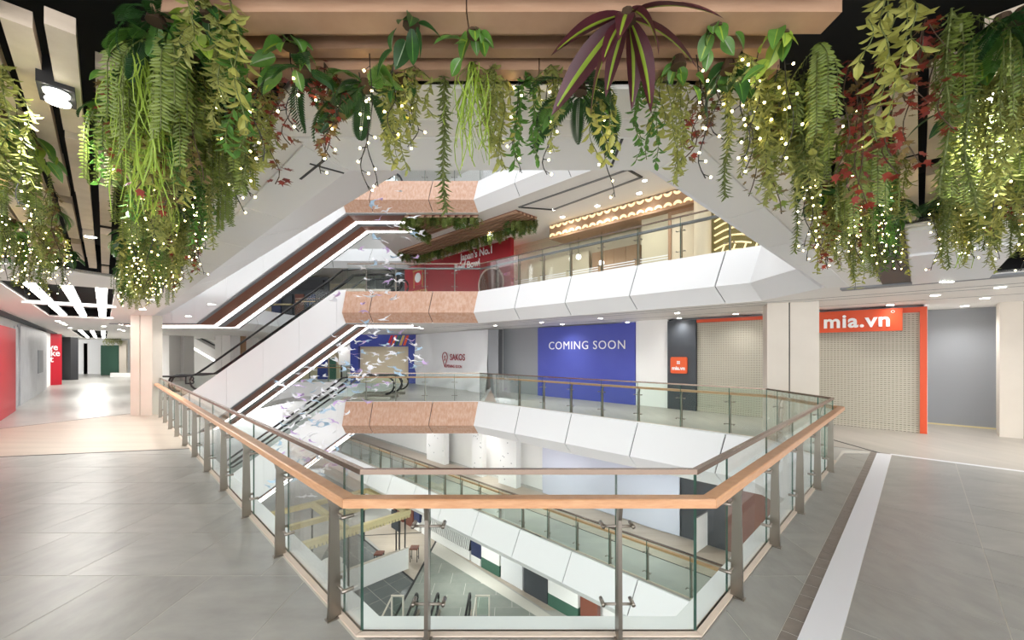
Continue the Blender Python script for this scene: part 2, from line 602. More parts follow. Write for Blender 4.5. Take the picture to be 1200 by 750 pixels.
# ground tiles: rows along X, right part
gA, gB = gp(511, 634, ZG), gp(472.5, 705, ZG)
plate('grout_bed', [gA.xy, (gB * 1.5 - gA * 0.5).xy, (-4.5, 9), (6, 9), (6, 11)], [], ZG - 0.006, ZG - 0.003, 'grout', f0)
for r in range(14):
    y0 = 9.6 + r * 0.86
    for j in range(-8, 9):
        x0 = j * 0.86 * 1.6 + (0.69 if r % 2 else 0)
        q = [(x0, y0), (x0 + 1.376, y0), (x0 + 1.376, y0 + 0.86), (x0, y0 + 0.86)]
        q = clip(q, 1, 1, 16.9)
        if q:      # right of the dark joint
            ax, ay, bx, by = gA.x, gA.y, gB.x, gB.y
            nx, ny = -(by - ay), (bx - ax)
            q = clip(q, -nx, -ny, -(nx * ax + ny * ay)) if True else q
        if q:
            tile(q, ZG - 0.005, ZG, 'ground_tile', f0, 'floor_tile', 0.008)
nv = Vector((gB.y - gA.y, gA.x - gB.x)).normalized() * 0.05
MB().prism([gA.xy - nv, gB.xy * 1.3 - gA.xy * 0.3 - nv, gB.xy * 1.3 - gA.xy * 0.3 + nv, gA.xy + nv], ZG - 0.004, ZG + 0.003).build('floor_joint', 'joint_dark', f0)
plate('plank_floor', [gp(485, 681, ZG).xy, gp(511, 634, ZG).xy, gp(640, 715, ZG).xy, gp(700, 715, ZG).xy, gp(500, 600, ZG).xy, gp(420, 612, ZG).xy, gp(425, 625, ZG).xy], [], ZG - 0.005, ZG - 0.001, 'floor_plank', f0)
dk = [gp(400, 610, ZG).xy, gp(485, 681, ZG).xy, gp(472.5, 705, ZG).xy, gp(452, 745, ZG).xy, gp(330, 745, ZG).xy]
plate('grout_bed', dk, [], ZG - 0.005, ZG - 0.004, 'grout', f0)
for k in range(-4, 12):
    for j in range(-14, 14):
        q = uvq(7 + k * 1.13, 7 + (k + 1) * 1.13, -27 + j * 1.13, -27 + (j + 1) * 1.13)
        for i in range(5):
            a, b = dk[i], dk[(i + 1) % 5]
            nx, ny = (b - a).y, -(b - a).x
            cc = sum(dk, Vector((0, 0))) / 5
            if nx * cc.x + ny * cc.y > nx * a.x + ny * a.y:
                nx, ny = -nx, -ny
            if q:
                q = clip(q, nx, ny, nx * a.x + ny * a.y)
        if q:
            tile(q, ZG - 0.004, ZG, 'ground_tile_dark', f0, 'floor_tile', 0.008)
for a, b in ((gp(395, 606, ZG), gp(485, 681, ZG)), (gp(420, 628, ZG), gp(497, 624, ZG))):
    n = Vector((-(b - a).y, (b - a).x)).normalized() * 0.045
    MB().prism([a.xy - n, b.xy - n, b.xy + n, a.xy + n], ZG - 0.004, ZG + 0.004).build('floor_joint', 'joint_dark', f0)

# ------------------------------------------------------------------ ceilings
ceil = struct('ceiling', 'white panelled soffit over the walkway with the wooden handrail', (0, 0, SOF))
plate('soffit', OUT, [NEAR_HOLE, SLAT_ZONE] + REC + RREC, SOF, SOF + 0.05, 'soffit_paint', ceil)
def plenum(poly, z0, z1, name='ceiling_recess'):
    m = MB()
    n = len(poly)
    vs = [(p[0], p[1], z0) for p in poly] + [(p[0], p[1], z1) for p in poly]
    m.add(vs, [tuple(range(n, 2 * n))] + [(i, (i + 1) % n, n + (i + 1) % n, n + i) for i in range(n)])
    return m.build(name, 'black_void', ceil, recalc=False)
plenum(SLAT_ZONE, SOF + 0.02, SOF + 0.45)
for q in REC + RREC:
    plenum(q, SOF + 0.02, SOF + 0.3)
# soffit panels along the atrium edge, each one proud of the joint behind it
CH = [(-13.9, 15.4), (-1.0, 2.5), (0.88, 2.5), (5.47, 7.09)]
def panel_run(chain, i, d0, d1, length, z, th, m, parent, name, gap=0.006):
    a, b = run_pts(chain, i, d0, (0, 1))
    L = (b - a).length
    n = max(1, round(L / length))
    for k in range(n):
        t0, t1 = k / n + gap / L, (k + 1) / n - gap / L
        sweep(MB(), chain, i, [(d0, 0), (d1, 0), (d1, th), (d0, th)], z, t0, t1).build(name, m, parent)
for i in range(3):
    panel_run(CH, i, 0.0, 0.30 if i != 1 else 0.37, 1.35 if i != 1 else 3, SOF - 0.014, 0.0135, 'white_paint', ceil, 'soffit_panel')
    panel_run(CH, i, 0.312 if i != 1 else 0.382, 0.46 if i != 1 else 0.53, 2.7, SOF - 0.008, 0.0075, 'soffit_paint', ceil, 'soffit_panel')
for (xa, ya), (xb, yb_) in (((363, 192), (403, 203)), ((352, 210), (382, 186)), ((729, 163), (716, 196)), ((946, 112), (962, 146))):
    a, b = gp(xa, ya, SOF - 0.016), gp(xb, yb_, SOF - 0.016)
    n = Vector((-(b - a).y, (b - a).x, 0)).normalized() * 0.007
    MB().prism([(a - n).xy, (b - n).xy, (b + n).xy, (a + n).xy], SOF - 0.018, SOF - 0.0142).build('soffit_slot', 'black_metal', ceil)
for z, lab in ((LV, 'pale soffit over the upper walkway'), (2 * LV, 'pale soffit over the top walkway'), (-LV, 'soffit over the walkway one storey down'), (-2 * LV, 'soffit over the ground floor')):
    c = struct('ceiling', lab, (0, 0, z + SOF))
    plate('soffit', OUT, [E if z > -2 * LV else E_LOW], z + SOF, z + SOF + 0.05, 'soffit_paint', c)
    if z == LV:
        ceil4 = c

sky = struct('ceiling', 'frosted skylight over the atrium', (0, 0, 12.6))  # glass roof out of view, added to cut daylight in the void
for k in range(7):
    for j in range(8):
        x0, y0 = -14.0 + k * 2.85, 2.4 + j * 3.0
        MB().box(x0, y0, 12.6, x0 + 2.8, y0 + 2.95, 12.62).build('skylight_pane', 'dimming_skylight_glass', sky)
for k in range(8):
    MB().box(-14.08 + k * 2.85, 2.3, 12.5, -14.0 + k * 2.85, 26.5, 12.66).build('skylight_bar', 'white_paint', sky)
plate('skylight_upstand', OUT, [[(-14.05, 2.4), (5.9, 2.4), (5.9, 26.4), (-14.05, 26.4)]], 12.45, 12.7, 'white_paint', sky)

# ------------------------------------------------------------------ fascias round the void
def fascia(loop, z, lab, near_recess=False, skip=()):
    root = struct('trim_%d' % (round(z / LV) + 3), lab, (0, 0, z))
    n = len(loop)
    for i in range(n):
        if i in skip:
            continue
        a, b = Vector(loop[i]), Vector(loop[(i + 1) % n])
        L = (b - a).length
        wood = loop is E and i == 4
        if wood:
            ts = [0, (-1.3 + 3.05) / 5.1, (-1.3 + 5.35) / 5.1, 1]
        elif i == 3:
            dy = b.y - a.y
            ts = [0] + [(9.45 + 1.56 * k - a.y) / dy for k in range(12) if 0.04 < (9.45 + 1.56 * k - a.y) / dy < 0.97] + [1]
        else:
            m = max(1, round(L / 2.2))
            ts = [k / m for k in range(m + 1)]
        nr = near_recess and i in (0, 1, n - 1)
        prof = [(0, 0), (-0.35, -0.85), (0.42 if nr else 0.0, -1.215), (0.46 if nr else 0.05, -1.215), (0.05, 0)]
        g = 0.016
        ch, ci, cl = loop, i, True
        if loop is E and i == 4:
            ch, ci, cl = [E[3], E[4], E[5]], 1, False
        if loop is E and i == 5:
            ch, ci, cl = [E[5], E[6]], 0, False
            prof = [(0, 0), (0, -1.215), (0.05, -1.215), (0.05, 0)]
        for k in range(len(ts) - 1):
            t0 = ts[k] + (g / L if k else 0)
            t1 = ts[k + 1] - (g / L if k < len(ts) - 2 else 0)
            sweep(MB(), ch, ci, prof, z, t0, t1, cl).build('fascia_panel', 'fascia_wood' if wood else 'white_panel', root)
        bk = [(0.02, -0.01), (-0.325, -0.85), (0.44 if nr else 0.02, -1.2), (0.05, -0.01)]
        if i != 5:
            sweep(MB(), ch, ci, bk, z, 0.003, 0.997, cl).build('fascia_backing', 'joint_dark', root)
fascia(E, 0.0, 'leaning parapet fascia below the glass of the handrail level, white with a copper-brown end')
fascia(E, LV, 'leaning parapet fascia of the upper walkway, white with a copper-brown end', True)
fascia(E, 2 * LV, 'leaning parapet fascia of the top walkway, white with a copper-brown end', True)
fascia(E_LOW, -LV, 'white leaning parapet fascia one storey below the handrail level')

# ------------------------------------------------------------------ glass balustrades
def post_meshes():
    m = MB()
    # local x along the glass, y outward from the void, z up
    m.loft([(-0.013, 0.028, 0), (0.013, 0.028, 0), (0.013, 0.118, 0), (-0.013, 0.118, 0)],
           [(-0.012, 0.045, 0.80), (0.012, 0.045, 0.80), (0.012, 0.105, 0.80), (-0.012, 0.105, 0.80)])
    m.loft([(-0.012, 0.045, 0.80), (0.012, 0.045, 0.80), (0.012, 0.105, 0.80), (-0.012, 0.105, 0.80)],
           [(-0.012, 0.085, 0.90), (0.012, 0.085, 0.90), (0.012, 0.13, 0.90), (-0.012, 0.13, 0.90)])
    m.box(-0.03, 0.018, 0, 0.03, 0.13, 0.008)
    post = m.mesh('post', 'steel')
    c = MB()
    c.tube([(-0.1, 0.045, 0), (0.1, 0.045, 0)], 0.009, 8)
    for s in (-0.1, 0.1):
        c.tube([(s, -0.022, 0), (s, 0.062, 0)], 0.014, 8)
    return post, c.mesh('glass_clamp', 'steel', smooth=True)
POST, CLAMP = post_meshes()

def balustrade(chain, i, z, posts, label, glass='glass', rail='rail_wood', cap='bronze_cap', clamps=True, t0=0.0, t1=1.0, group=None):
    """one straight run i of the glass chain; posts = distances along the run"""
    a, b = Vector(chain[i]), Vector(chain[i + 1])
    L = (b - a).length
    d = (b - a).normalized()
    n = Vector((d.y, -d.x))
    t0, t1 = t0 + 0.002 / L, t1 - 0.002 / L
    root = thing('glass_balustrade', label, 'balustrade', (a.x, a.y, z), group)
    cuts = [t0 * L] + list(posts) + [t1 * L]
    cuts = sorted(set(round(c, 4) for c in cuts if t0 * L - 1e-6 <= c <= t1 * L + 1e-6))
    for k in range(len(cuts) - 1):
        if cuts[k + 1] - cuts[k] < 0.03:
            continue
        u0, u1 = (cuts[k] + 0.004) / L, (cuts[k + 1] - 0.004) / L
        m = MB()
        p = []
        for dd in (-0.007, 0.007):
            q0, q1 = run_pts(chain, i, dd, (u0, u1))
            p += [q0, q1]
        zz0, zz1 = z + 0.012, z + 1.08
        vs = [(p[0].x, p[0].y, zz0), (p[1].x, p[1].y, zz0), (p[3].x, p[3].y, zz0), (p[2].x, p[2].y, zz0),
              (p[0].x, p[0].y, zz1), (p[1].x, p[1].y, zz1), (p[3].x, p[3].y, zz1), (p[2].x, p[2].y, zz1)]
        m.add(vs, [(0, 1, 5, 4), (2, 3, 7, 6)], 0)
        m.add(vs, [(1, 2, 6, 5), (3, 0, 4, 7), (0, 3, 2, 1), (4, 5, 6, 7)], 1)
        m.build('glass_pane', [glass, 'glass_edge'], root)
    sweep(MB(), chain, i, [(-0.02, 1.075), (0.02, 1.075), (0.02, 1.11), (-0.02, 1.11)], z, t0, t1).build('top_cap', cap, root)
    sweep(MB(), chain, i, [(0.058, 0.9), (0.158, 0.9), (0.158, 0.95), (0.15, 0.957), (0.066, 0.957), (0.058, 0.95)], z, t0, t1).build('handrail', rail, root)
    sweep(MB(), chain, i, [(-0.012, 0), (0.05, 0), (0.05, 0.012), (-0.012, 0.012)], z, t0, t1).build('kerb', 'kerb_beige', root)
    for c in posts:
        q = a + d * c
        M = Matrix(((d.x, n.x, 0, q.x), (d.y, n.y, 0, q.y), (0, 0, 1, z), (0, 0, 0, 1)))
        po = link('post', POST, root, matrix=M)
        if clamps:
            for zz in (0.22, 0.74):
                cl = bpy.data.objects.new('glass_clamp', CLAMP)
                COL.objects.link(cl)
                cl.parent = po
                cl.location = (0, 0, zz)
    return root

G = [(-13.75, 15.5), (GS - GY, GY), (GY + GD, GY), (5.62, 7.145), (5.62, 9.0), (-1.24, 15.86), (-6.4, 15.86)]
def along(i, pts):
    a = Vector(G[i])
    d = (Vector(G[i + 1]) - a).normalized()
    return [(Vector(p) - a).dot(d) for p in pts]
LB = 'glass balustrade with oak handrail and flat steel posts '
balustrade(G, 0, 0, along(0, [(GS - y, y) for y in [2.97 + 0.9 * k for k in range(13)]]), LB + 'running past the square stone column')
balustrade(G, 1, 0, along(1, [(-0.56, GY), (0.707, GY)]), 'short two-post glass balustrade with oak handrail across the chamfered corner')
balustrade(G, 2, 0, along(2, [(y + GD, y) for y in [3.22 + 0.83 * k for k in range(5)]]), LB + 'beside the white floor strip')
balustrade(G, 3, 0, [0.35, 1.5], 'short glass balustrade between the white floor strip and the long far parapet', 'glass_green')
fr = [(14.62 - y, y) for y in (9.54, 10.35, 11.18, 12.0, 12.8, 13.6, 14.4, 15.2)]
balustrade(G, 4, 0, along(4, fr), 'long glass balustrade in front of the blue boarded shop', 'glass_green')
balustrade(G, 5, 0, [1.0, 2.15, 3.3, 4.45], 'glass balustrade above the copper-brown fascia by the white tarpaulin wall')
balustrade(G, 4, LV, along(4, fr), 'glass balustrade of the upper walkway in front of the beige restaurant', 'glass_clear', 'grey_metal')
balustrade(G, 3, LV, [0.35, 1.5], 'short glass balustrade at the end of the beige restaurant walkway', 'glass_clear', 'grey_metal')
balustrade(G, 5, LV, [1.0, 2.15, 3.3, 4.45], 'glass balustrade above the copper fascia in front of the red wall', 'glass_clear', 'grey_metal')
balustrade(G, 5, 2 * LV, [1.0, 2.15, 3.3, 4.45], 'glass balustrade above the topmost copper fascia', 'glass_clear', 'grey_metal')
balustrade(G, 4, 2 * LV, along(4, fr), 'glass balustrade along the topmost white parapet', 'glass_clear', 'grey_metal')
GB = [G[2], G[3], G[4], (-10.5, 25.12)]
fr2 = [1.16 * k + 0.5 for k in range(19)]
balustrade(GB, 2, -LV, fr2, 'long glass balustrade on the white parapet one storey down', 'glass_green')
GK = [(-6.4, 26.15), (-13.9, 26.15)]
for z, lab in ((0, 'far glass balustrade behind the escalators on the handrail level'), (LV, 'far glass balustrade behind the escalators on the upper walkway')):
    balustrade(GK, 0, z, [1.2 * k + 0.6 for k in range(6)], lab, 'glass_green', clamps=False)
# white ledge between glass and edge
led = struct('trim_9', 'white ledge outside the glass on the handrail level')
for i in range(6):
    sweep(MB(), G, i, [(-0.16, 0), (-0.014, 0), (-0.014, 0.006), (-0.16, 0.006)], 0).build('ledge', 'white_panel', led)

# ------------------------------------------------------------------ slatted timber ceiling over the camera walkway
rng = random.Random(11)
def slat(mb_corners, z0, z1, m, name='ceiling_slat'):
    MB().prism(mb_corners, z0, z1).build(name, m, ceil)
for y0, y1, zz in ((0.55, 0.66, 0.0), (0.76, 0.87, 0.02), (0.97, 1.08, 0.0), (1.16, 1.26, 0.01), (1.353, 1.448, 0.0), (1.475, 1.52, 0.05), (1.556, 1.607, 0.03), (1.644, 1.712, 0.01)):
    xe = -1.22 + rng.uniform(-0.06, 0.06)
    xr = 1.06 + rng.uniform(-0.06, 0.06)
    xs = [xe, xr]
    if y0 > 1.3:
        c = rng.uniform(-0.2, 0.3)
        xs = [xe, c, c + 0.004, xr]
    for k in range(0, len(xs), 2):
        slat([(xs[k], y0), (xs[k + 1], y0), (xs[k + 1], y1), (xs[k], y1)], SOF + zz, SOF + zz + 0.05, 'slat_wood')
def boards(sign, w_lo, w_hi, s_lo, s_hi, xmin, smax_fn):
    """boards running away from the corner: sign -1 along U on the left, +1 along V on the right"""
    w = w_lo
    while w < w_hi:
        wd = rng.choice((0.075, 0.088, 0.1))
        s = s_lo + rng.uniform(0, 0.5)
        while s < s_hi:
            L = rng.uniform(0.7, 1.5)
            e = min(s + L, smax_fn(w))
            zz = rng.choice((0.0, 0.0, 0.03, 0.06))
            if e - s > 0.25:
                q = []
                for ss, ww in ((s, w), (e, w), (e, w + wd), (s, w + wd)):
                    q.append(((ss + ww) / R2 * (1 if sign > 0 else -1), (ss - ww) / R2) if sign > 0 else ((ww - ss) / R2, (ss + ww) / R2))
                if all(abs(p[0]) > xmin for p in q):
                    slat(q, SOF + zz, SOF + zz + 0.06, 'board_wood', 'ceiling_board')
            s = e + rng.choice((0.03, 0.1, 0.2, 0.3))
            if e >= smax_fn(w):
                break
        w += wd + rng.choice((0.035, 0.045, 0.06))
boards(-1, -1.6, 0.5, 0.6, 9.0, 1.27, lambda w: 8.55 - (0.55 - w) * 0.55)
boards(1, -0.5, 1.35, 0.6, 5.0, 1.12, lambda w: 4.9)

# white stepped ceiling panels and dark channels on the right
for i, (s0, s1, d0, d1, z) in enumerate(((9.0, 12.75, -0.12, 1.0, -0.03), (7.3, 9.0, -0.12, 1.0, -0.005))):
    MB().prism(uvq(s0 + 0.01, s1 - 0.01, d0, d1), SOF + z - 0.03, SOF + z).build('ceiling_panel', 'white_panel', ceil)
MB().prism(uvq(7.0, 13.0, -0.62, -0.14), SOF - 0.006, SOF - 0.001).build('ceiling_channel', 'black_metal', ceil)
MB().prism(uvq(12.9, 13.3, -1.4, 1.9), SOF - 0.03, SOF - 0.001).build('ceiling_trim', 'mid_grey', ceil)
for s in (14.9, 15.6, 17.6):
    MB().prism(uvq(s, s + 0.05, -22, 8), SOF - 0.004, SOF - 0.001).build('ceiling_joint', 'mid_grey', ceil)

# linear light panels in the black recesses of the left ceiling
ln = 0
for (s0, s1, d0, d1) in ((-1.7, 0.2, -27.2, -14.4), (-1.7, 0.2, -66, -43)):
    for row in range(3):
        sc = -1.42 + row * 0.62
        n = 4
        for k in range(n):
            e0 = d0 + (d1 - d0) * k / n + 0.1
            e1 = d0 + (d1 - d0) * (k + 1) / n - 0.1
            o = thing('linear_light', 'long white light panel in the black ceiling recess near the red boards' if d0 > -30 else 'long white light panel in the far black ceiling recess before the green shutter', 'light', (*uvq(sc, sc, e0, e0)[0], SOF + 0.06), 'linear light panels')
            MB().prism(uvq(sc, sc + 0.26, e0, e1), SOF + 0.06, SOF + 0.10).build('housing', 'black_metal', o)
            MB().prism(uvq(sc + 0.02, sc + 0.24, e0 + 0.02, e1 - 0.02), SOF + 0.052, SOF + 0.06).build('diffuser', 'led_white', o)
MB().prism(uvq(-1.8, 0.3, -19.9, -19.5), SOF - 0.05, SOF + 0.02).build('ceiling_beam', 'white_panel', ceil)

# ------------------------------------------------------------------ round downlights and track spots
DL = MB().cyl((0, 0, -0.012), 0.085, 0.012, 20).mesh('lamp_ring', 'white_panel')
DD = MB().cyl((0, 0, -0.016), 0.068, 0.006, 20).mesh('lamp_lens', 'lamp_disc')
def downlight(x, y, z, label, power=DOWNLIGHT_W, group='ceiling downlights', scale=1.0):
    o = thing('downlight', label, 'light', (x, y, z), group)
    for nm, me in (('lamp_ring', DL), ('lamp_lens', DD)):
        c = link(nm, me, o, matrix=Matrix.Translation((x, y, z)) @ Matrix.Scale(scale, 4))
    if power:
        li = bpy.data.lights.new('downlight_beam', 'SPOT')
        li.energy = power * 1.6
        li.spot_size = math.radians(140)
        li.spot_blend = 1.0
        li.shadow_soft_size = 0.06
        li.color = (1.0, 0.985, 0.965)
        lo = bpy.data.objects.new('downlight_beam', li)
        COL.objects.link(lo)
        lo.parent = o
        lo.location = (0, 0, -0.03)
    return o
for px, py in ((1043, 357), (1172, 336), (1154, 349), (862, 367.5), (796, 372.5), (735, 377.5), (690, 380.5), (655, 382.5)):
    p = gp(px, py, SOF)
    downlight(p.x, p.y, SOF, 'round white downlight in the ceiling before the shutters and blue boarding', 22 if px < 1000 or px > 1100 else 6)
for k in range(8):  # extra row of lamps, added to light the corridor
    q = uvq(16.3, 16.3, 7.5 - k * 3.6, 0)[0]
    downlight(q[0], q[1], SOF, 'round downlight midway over the corridor behind the long far balustrade', 62, 'mid corridor downlights')
downlight(10.94, 9.86, SOF, 'downlight inside the grey recess beside the orange jamb', 40, None)
for x, y in ((-19, 27.5), (-23, 27.5), (-26, 30), (-13, 30.5), (-9, 30)):  # lamps added to lift the dark area behind the escalators
    downlight(x, y, SOF, 'round downlight in the ceiling over the white columns beyond the escalators', 110, 'far downlights')
for px, py in ((68, 376), (76, 380), (82, 384), (142, 380), (140, 386), (73, 378)):
    p = gp(px, py, SOF)
    downlight(p.x, p.y, SOF, 'small round downlight in the ceiling over the walkway with red boards', 20)
for k in range(7):
    s = 12.2 - k * 5.2
    p = wp(0, 1)
    q = ((16.9 + s) / 2, (16.9 - s) / 2)
    if q[1] < 25 and k > 1:
        downlight(q[0], q[1], LV + SOF, 'bright downlight in the ceiling over the beige restaurant walkway', 60)
for px, py, sc in ((749, 226, 1.3), (700, 241, 1.3), (659, 254, 1.3), (640, 284, 1.0), (622, 265, 1.0)):
    p = gp(px, py, LV + SOF)
    downlight(p.x, p.y, LV + SOF, 'bright downlight in the ceiling over the beige restaurant walkway', 45, scale=sc)
for px, py in ((588, 291), (563, 297), (539, 303), (518, 311), (500, 316)):
    p = gp(px, py - 6, LV + SOF)
    downlight(p.x, p.y, LV + SOF, 'downlight washing the red restaurant wall', 25, 'downlights over the red wall')
for x, y, w in ((-7.6, 8.6, 60), (-9.6, 10.6, 60), (-13, 13.2, 80), (-17.5, 17.5, 90), (-24, 24, 120), (-29, 29, 120), (-7, 9.5, 60), (-10, 12.6, 30), (-16, 17, 40), (-20, 21, 40), (-4.2, 19, 40), (-2, 21.5, 40), (-4, 24, 40), (2, 16.2, 30), (7.5, 10.2, 25), (-9, 28, 40), (-12, 28, 40), (-16, 28, 40)):  # lamps added by eye to brighten the walkway and back areas
    downlight(x, y, SOF, 'round downlight in the ceiling beyond the escalator landing' if y > 15 else 'round downlight above the walkway floor', w)
for x, y in ((-2, 18.6), (1, 15.6), (4, 12.6), (7, 9.6), (-6, 22.5), (-1, 20.5), (3, 16.2)):
    downlight(x, y, -LV + SOF, 'round downlight in the ceiling one storey down', 85, 'downlights one storey down')
for x, y in ((-2, 17.9), (2, 13.9), (-6, 21.9), (-14, 22), (-9, 24.5)):
    downlight(x, y, -2 * LV + SOF, 'round downlight over the ground floor shops', 130, 'ground floor downlights')

def track_spot(px, py, label):
    p = gp(px, py, SOF)
    o = thing('track_spotlight', label, 'light', p)
    d = U if px < 600 else V
    n = Vector((d.y, -d.x, 0))
    m = MB()
    m.obox(p - d * 0.09 - n * 0.055 + Vector((0, 0, -0.02)), d * 0.18, n * 0.11, (0, 0, 0.12))
    m.build('housing', 'black_metal', o)
    for s in (-0.042, 0.042):
        c = p + d * s
        MB().cyl((c.x, c.y, p.z - 0.034), 0.038, 0.012, 18).build('lamp_lens', 'lamp_disc', o)
        MB().cyl((c.x, c.y, p.z - 0.026), 0.043, 0.01, 18).build('bezel', 'grey_metal', o)
    li = bpy.data.lights.new('spot_beam', 'SPOT')
    li.energy = 45
    li.spot_size = math.radians(110)
    li.spot_blend = 0.8
    li.shadow_soft_size = 0.05
    lo = bpy.data.objects.new('spot_beam', li)
    COL.objects.link(lo)
    lo.parent = o
    lo.location = (0, 0, -0.045)
track_spot(67, 107, 'black twin track spotlight among pale ceiling boards over the left walkway tiles')
track_spot(1168, 104, 'black twin track spotlight among hanging vines over the white floor strip')
for px, py in ((1106, 360.5), (1114, 360.5)):
    pass
for px, py, lab in ((1129, 293, 'small black-rimmed spotlight between two white ceiling panels'), (1105, 328, 'small black-rimmed spotlight at the end of the white ceiling panel'), (1114, 328, 'small black-rimmed spotlight at the end of the white ceiling panel')):
    p = gp(px, py, SOF - 0.04)
    o = thing('spotlight', lab, 'light', p, 'black-rimmed spotlights')
    MB().cyl((p.x, p.y, p.z - 0.03), 0.045, 0.05, 16).build('rim', 'black_metal', o)
    MB().cyl((p.x, p.y, p.z - 0.034), 0.037, 0.006, 16).build('lamp_lens', 'lamp_disc', o)
p = gp(106, 277, SOF)
downlight(p.x, p.y, SOF + 0.0, 'single lit downlight in the black gap between ceiling boards', 10, None, 0.6)

# ------------------------------------------------------------------ square stone columns
def column(x, y, z0, z1, w, d, label, rot=0.0, m='column_stone', seam=True):
    o = thing('column', label, 'column', (x, y, z0))
    ca, sa = math.cos(rot), math.sin(rot)
    X, Yv = Vector((ca, sa, 0)), Vector((-sa, ca, 0))
    c = Vector((x, y, z0))
    h = z1 - z0
    g = 0.012
    def panel(o0, a, b):
        MB().obox(o0, a, b, (0, 0, h)).build('cladding_panel', m, o)
    # two clad halves with a recessed seam
    panel(c - X * w / 2 - Yv * d / 2, X * (w * 0.44 - g), Yv * d)
    panel(c - X * w / 2 - Yv * d / 2 + X * (w * 0.44 + g), X * (w * 0.56 - g), Yv * d)
    MB().obox(c - X * (w / 2 - 0.03) - Yv * (d / 2 - 0.025), X * (w - 0.06), Yv * (d - 0.05), (0, 0, h)).build('core', 'joint_dark', o)
    return o
pc = gp(168, 487, 0)
column(gp(152, 487, 0).x + 0.33, pc.y + 0.2, 0, SOF, 0.66, 0.36, 'square beige stone column beside the long glass balustrade', 0)
p = wp(925, 16.0)
column(p.x, p.y, 0, SOF, 0.98, 0.75, 'square beige stone column between the two roller shutters', -math.pi / 4 + 0.35)
p = gp(1205, 516, 0)
column(p.x + 0.32, p.y + 0.3, 0, SOF, 0.8, 0.6, 'beige stone column beside the grey recess', -math.pi / 4)
for k, (px, Y, w) in enumerate(((197, 27.2, 0.9), (214, 28.3, 0.9), (267, 27.5, 1.0), (293, 31, 0.8), (283, 28.6, 0.4))):
    q = yp(px, Y)
    column(q.x, q.y, 0, SOF, w, w, ('white column beyond the escalators next to the brown pillar', 'white round-edged column on the far side of the brown pillar', 'white column behind the escalator glass', 'slim white column behind the escalator handrail', 'narrow dark brown column behind the escalator glass')[k], 0, 'white_paint' if k != 4 else 'tan_wood')
q = yp(205.5, 28.2)
column(q.x, q.y, 0, SOF, 0.55, 0.5, 'brown timber pillar between two white columns beyond the escalators', 0, 'tan_wood')

# ------------------------------------------------------------------ storefronts of the handrail level (plane X+Y=19.3)
CW = 19.3
def wallseg(px0, px1, z0, z1, c=CW, proud=0.0, th=0.1):
    a, b = wp(px0, c), wp(px1, c)
    o = a + WN * proud
    return MB().obox(Vector((o.x, o.y, z0)), b - a, WN * -th, (0, 0, z1 - z0))
wr = struct('wall_right', 'storefront wall behind the long far balustrade')
wallseg(560, 1086, 0, SOF, CW + 0.25).build('wall_base', 'mid_grey', wr)
def board(name, label, cat, px0, px1, z0, z1, m, c=CW, proud=0.0, th=0.1):
    p = wp((px0 + px1) / 2, c)
    o = thing(name, label, cat, (p.x, p.y, z0))
    wallseg(px0, px1, z0, z1, c, proud, th).build('panel', m, o)
    return o
wallseg(590, 632, 0, SOF, CW, 0.02).build('wall_panel', 'mid_grey', wr)
wallseg(746, 783.5, 0, SOF, CW, 0.05).build('wall_panel', 'white_paint', wr)
bb = board('hoarding', 'blue hoarding with white COMING SOON lettering', 'hoarding', 632, 745.5, 0, 2.98, 'blue_board', proud=0.1, th=0.12)
pa = wp(686.5, CW) + WN * 0.115
text('COMING SOON', 0.47, frame((pa.x, pa.y, zat(405, pa.y)), WD), 'letter_white', bb, 0.006, 0.0, spacing=1.12)
dp = board('shop_pier', 'dark grey shop pier with a small orange sign', 'pier', 784, 817, 0, 2.96, 'dark_grey', proud=0.12, th=0.2)
pa = wp(798, CW) + WN * 0.13
os_ = thing('sign', 'small square orange sign with a white mark on the dark grey pier', 'sign', (pa.x, pa.y, zat(437, pa.y)))
s = 0.27
zc = zat(428, pa.y)
m = MB()
rr = [(s * sx - 0.05 * sx * (1 - math.cos(a)) if False else sx * (s - 0.05) + 0.05 * math.cos(a), sz * (s - 0.05) + 0.05 * math.sin(a)) for sx, sz, a0 in ((1, 1, 0), (-1, 1, 90), (-1, -1, 180), (1, -1, 270)) for a in (math.radians(a0 + t) for t in (0, 30, 60, 90))]
m.extrude([Vector((pa.x, pa.y, zc)) + WD * x + Vector((0, 0, z)) for x, z in rr], WN * 0.07)
m.build('sign_box', 'orange_sign', os_)
pb = pa + WN * 0.075
text('mia.vn', 0.17, frame((pb.x, pb.y, zc - 0.10), WD), 'letter_white', os_, 0.004, 0.006)
m = MB()
for dx in (-0.05, 0.006):
    for dz in (0.04, 0.096):
        m.obox(Vector((pb.x, pb.y, zc + dz)) + WD * dx, WD * 0.044, WN * 0.006, (0, 0, 0.044))
m.build('emblem', 'letter_white', os_)

def shutter(label, px0, px1, z1, frame_px=None, c=CW):
    a, b = wp(px0, c), wp(px1, c)
    o = thing('roller_shutter', label, 'shutter', (a.x, a.y, 0))
    m = MB()
    n = int(z1 / 0.05)
    for k in range(n):
        z0 = k * 0.05
        m.obox(Vector((a.x, a.y, z0 + 0.004)), b - a, WN * 0.03, (0, 0, 0.044))
    m.obox(Vector((a.x, a.y, 0)), b - a, WN * 0.01, (0, 0, z1))
    m.build('slats', 'shutter', o, kind='stuff')
    MB().obox(Vector((a.x, a.y, 0)) + WN * 0.035, b - a, WN * 0.02, (0, 0, 0.16)).build('bottom_bar', 'shutter', o)
    return o, a, b
o, a, b = shutter('perforated beige roller shutter beside the dark grey pier', 817.5, 905, 2.86)
MB().obox(Vector((a.x, a.y, 2.86)) + WN * 0.0, b - a, WN * 0.1, (0, 0, 0.10)).build('head_box', 'orange_paint', o)
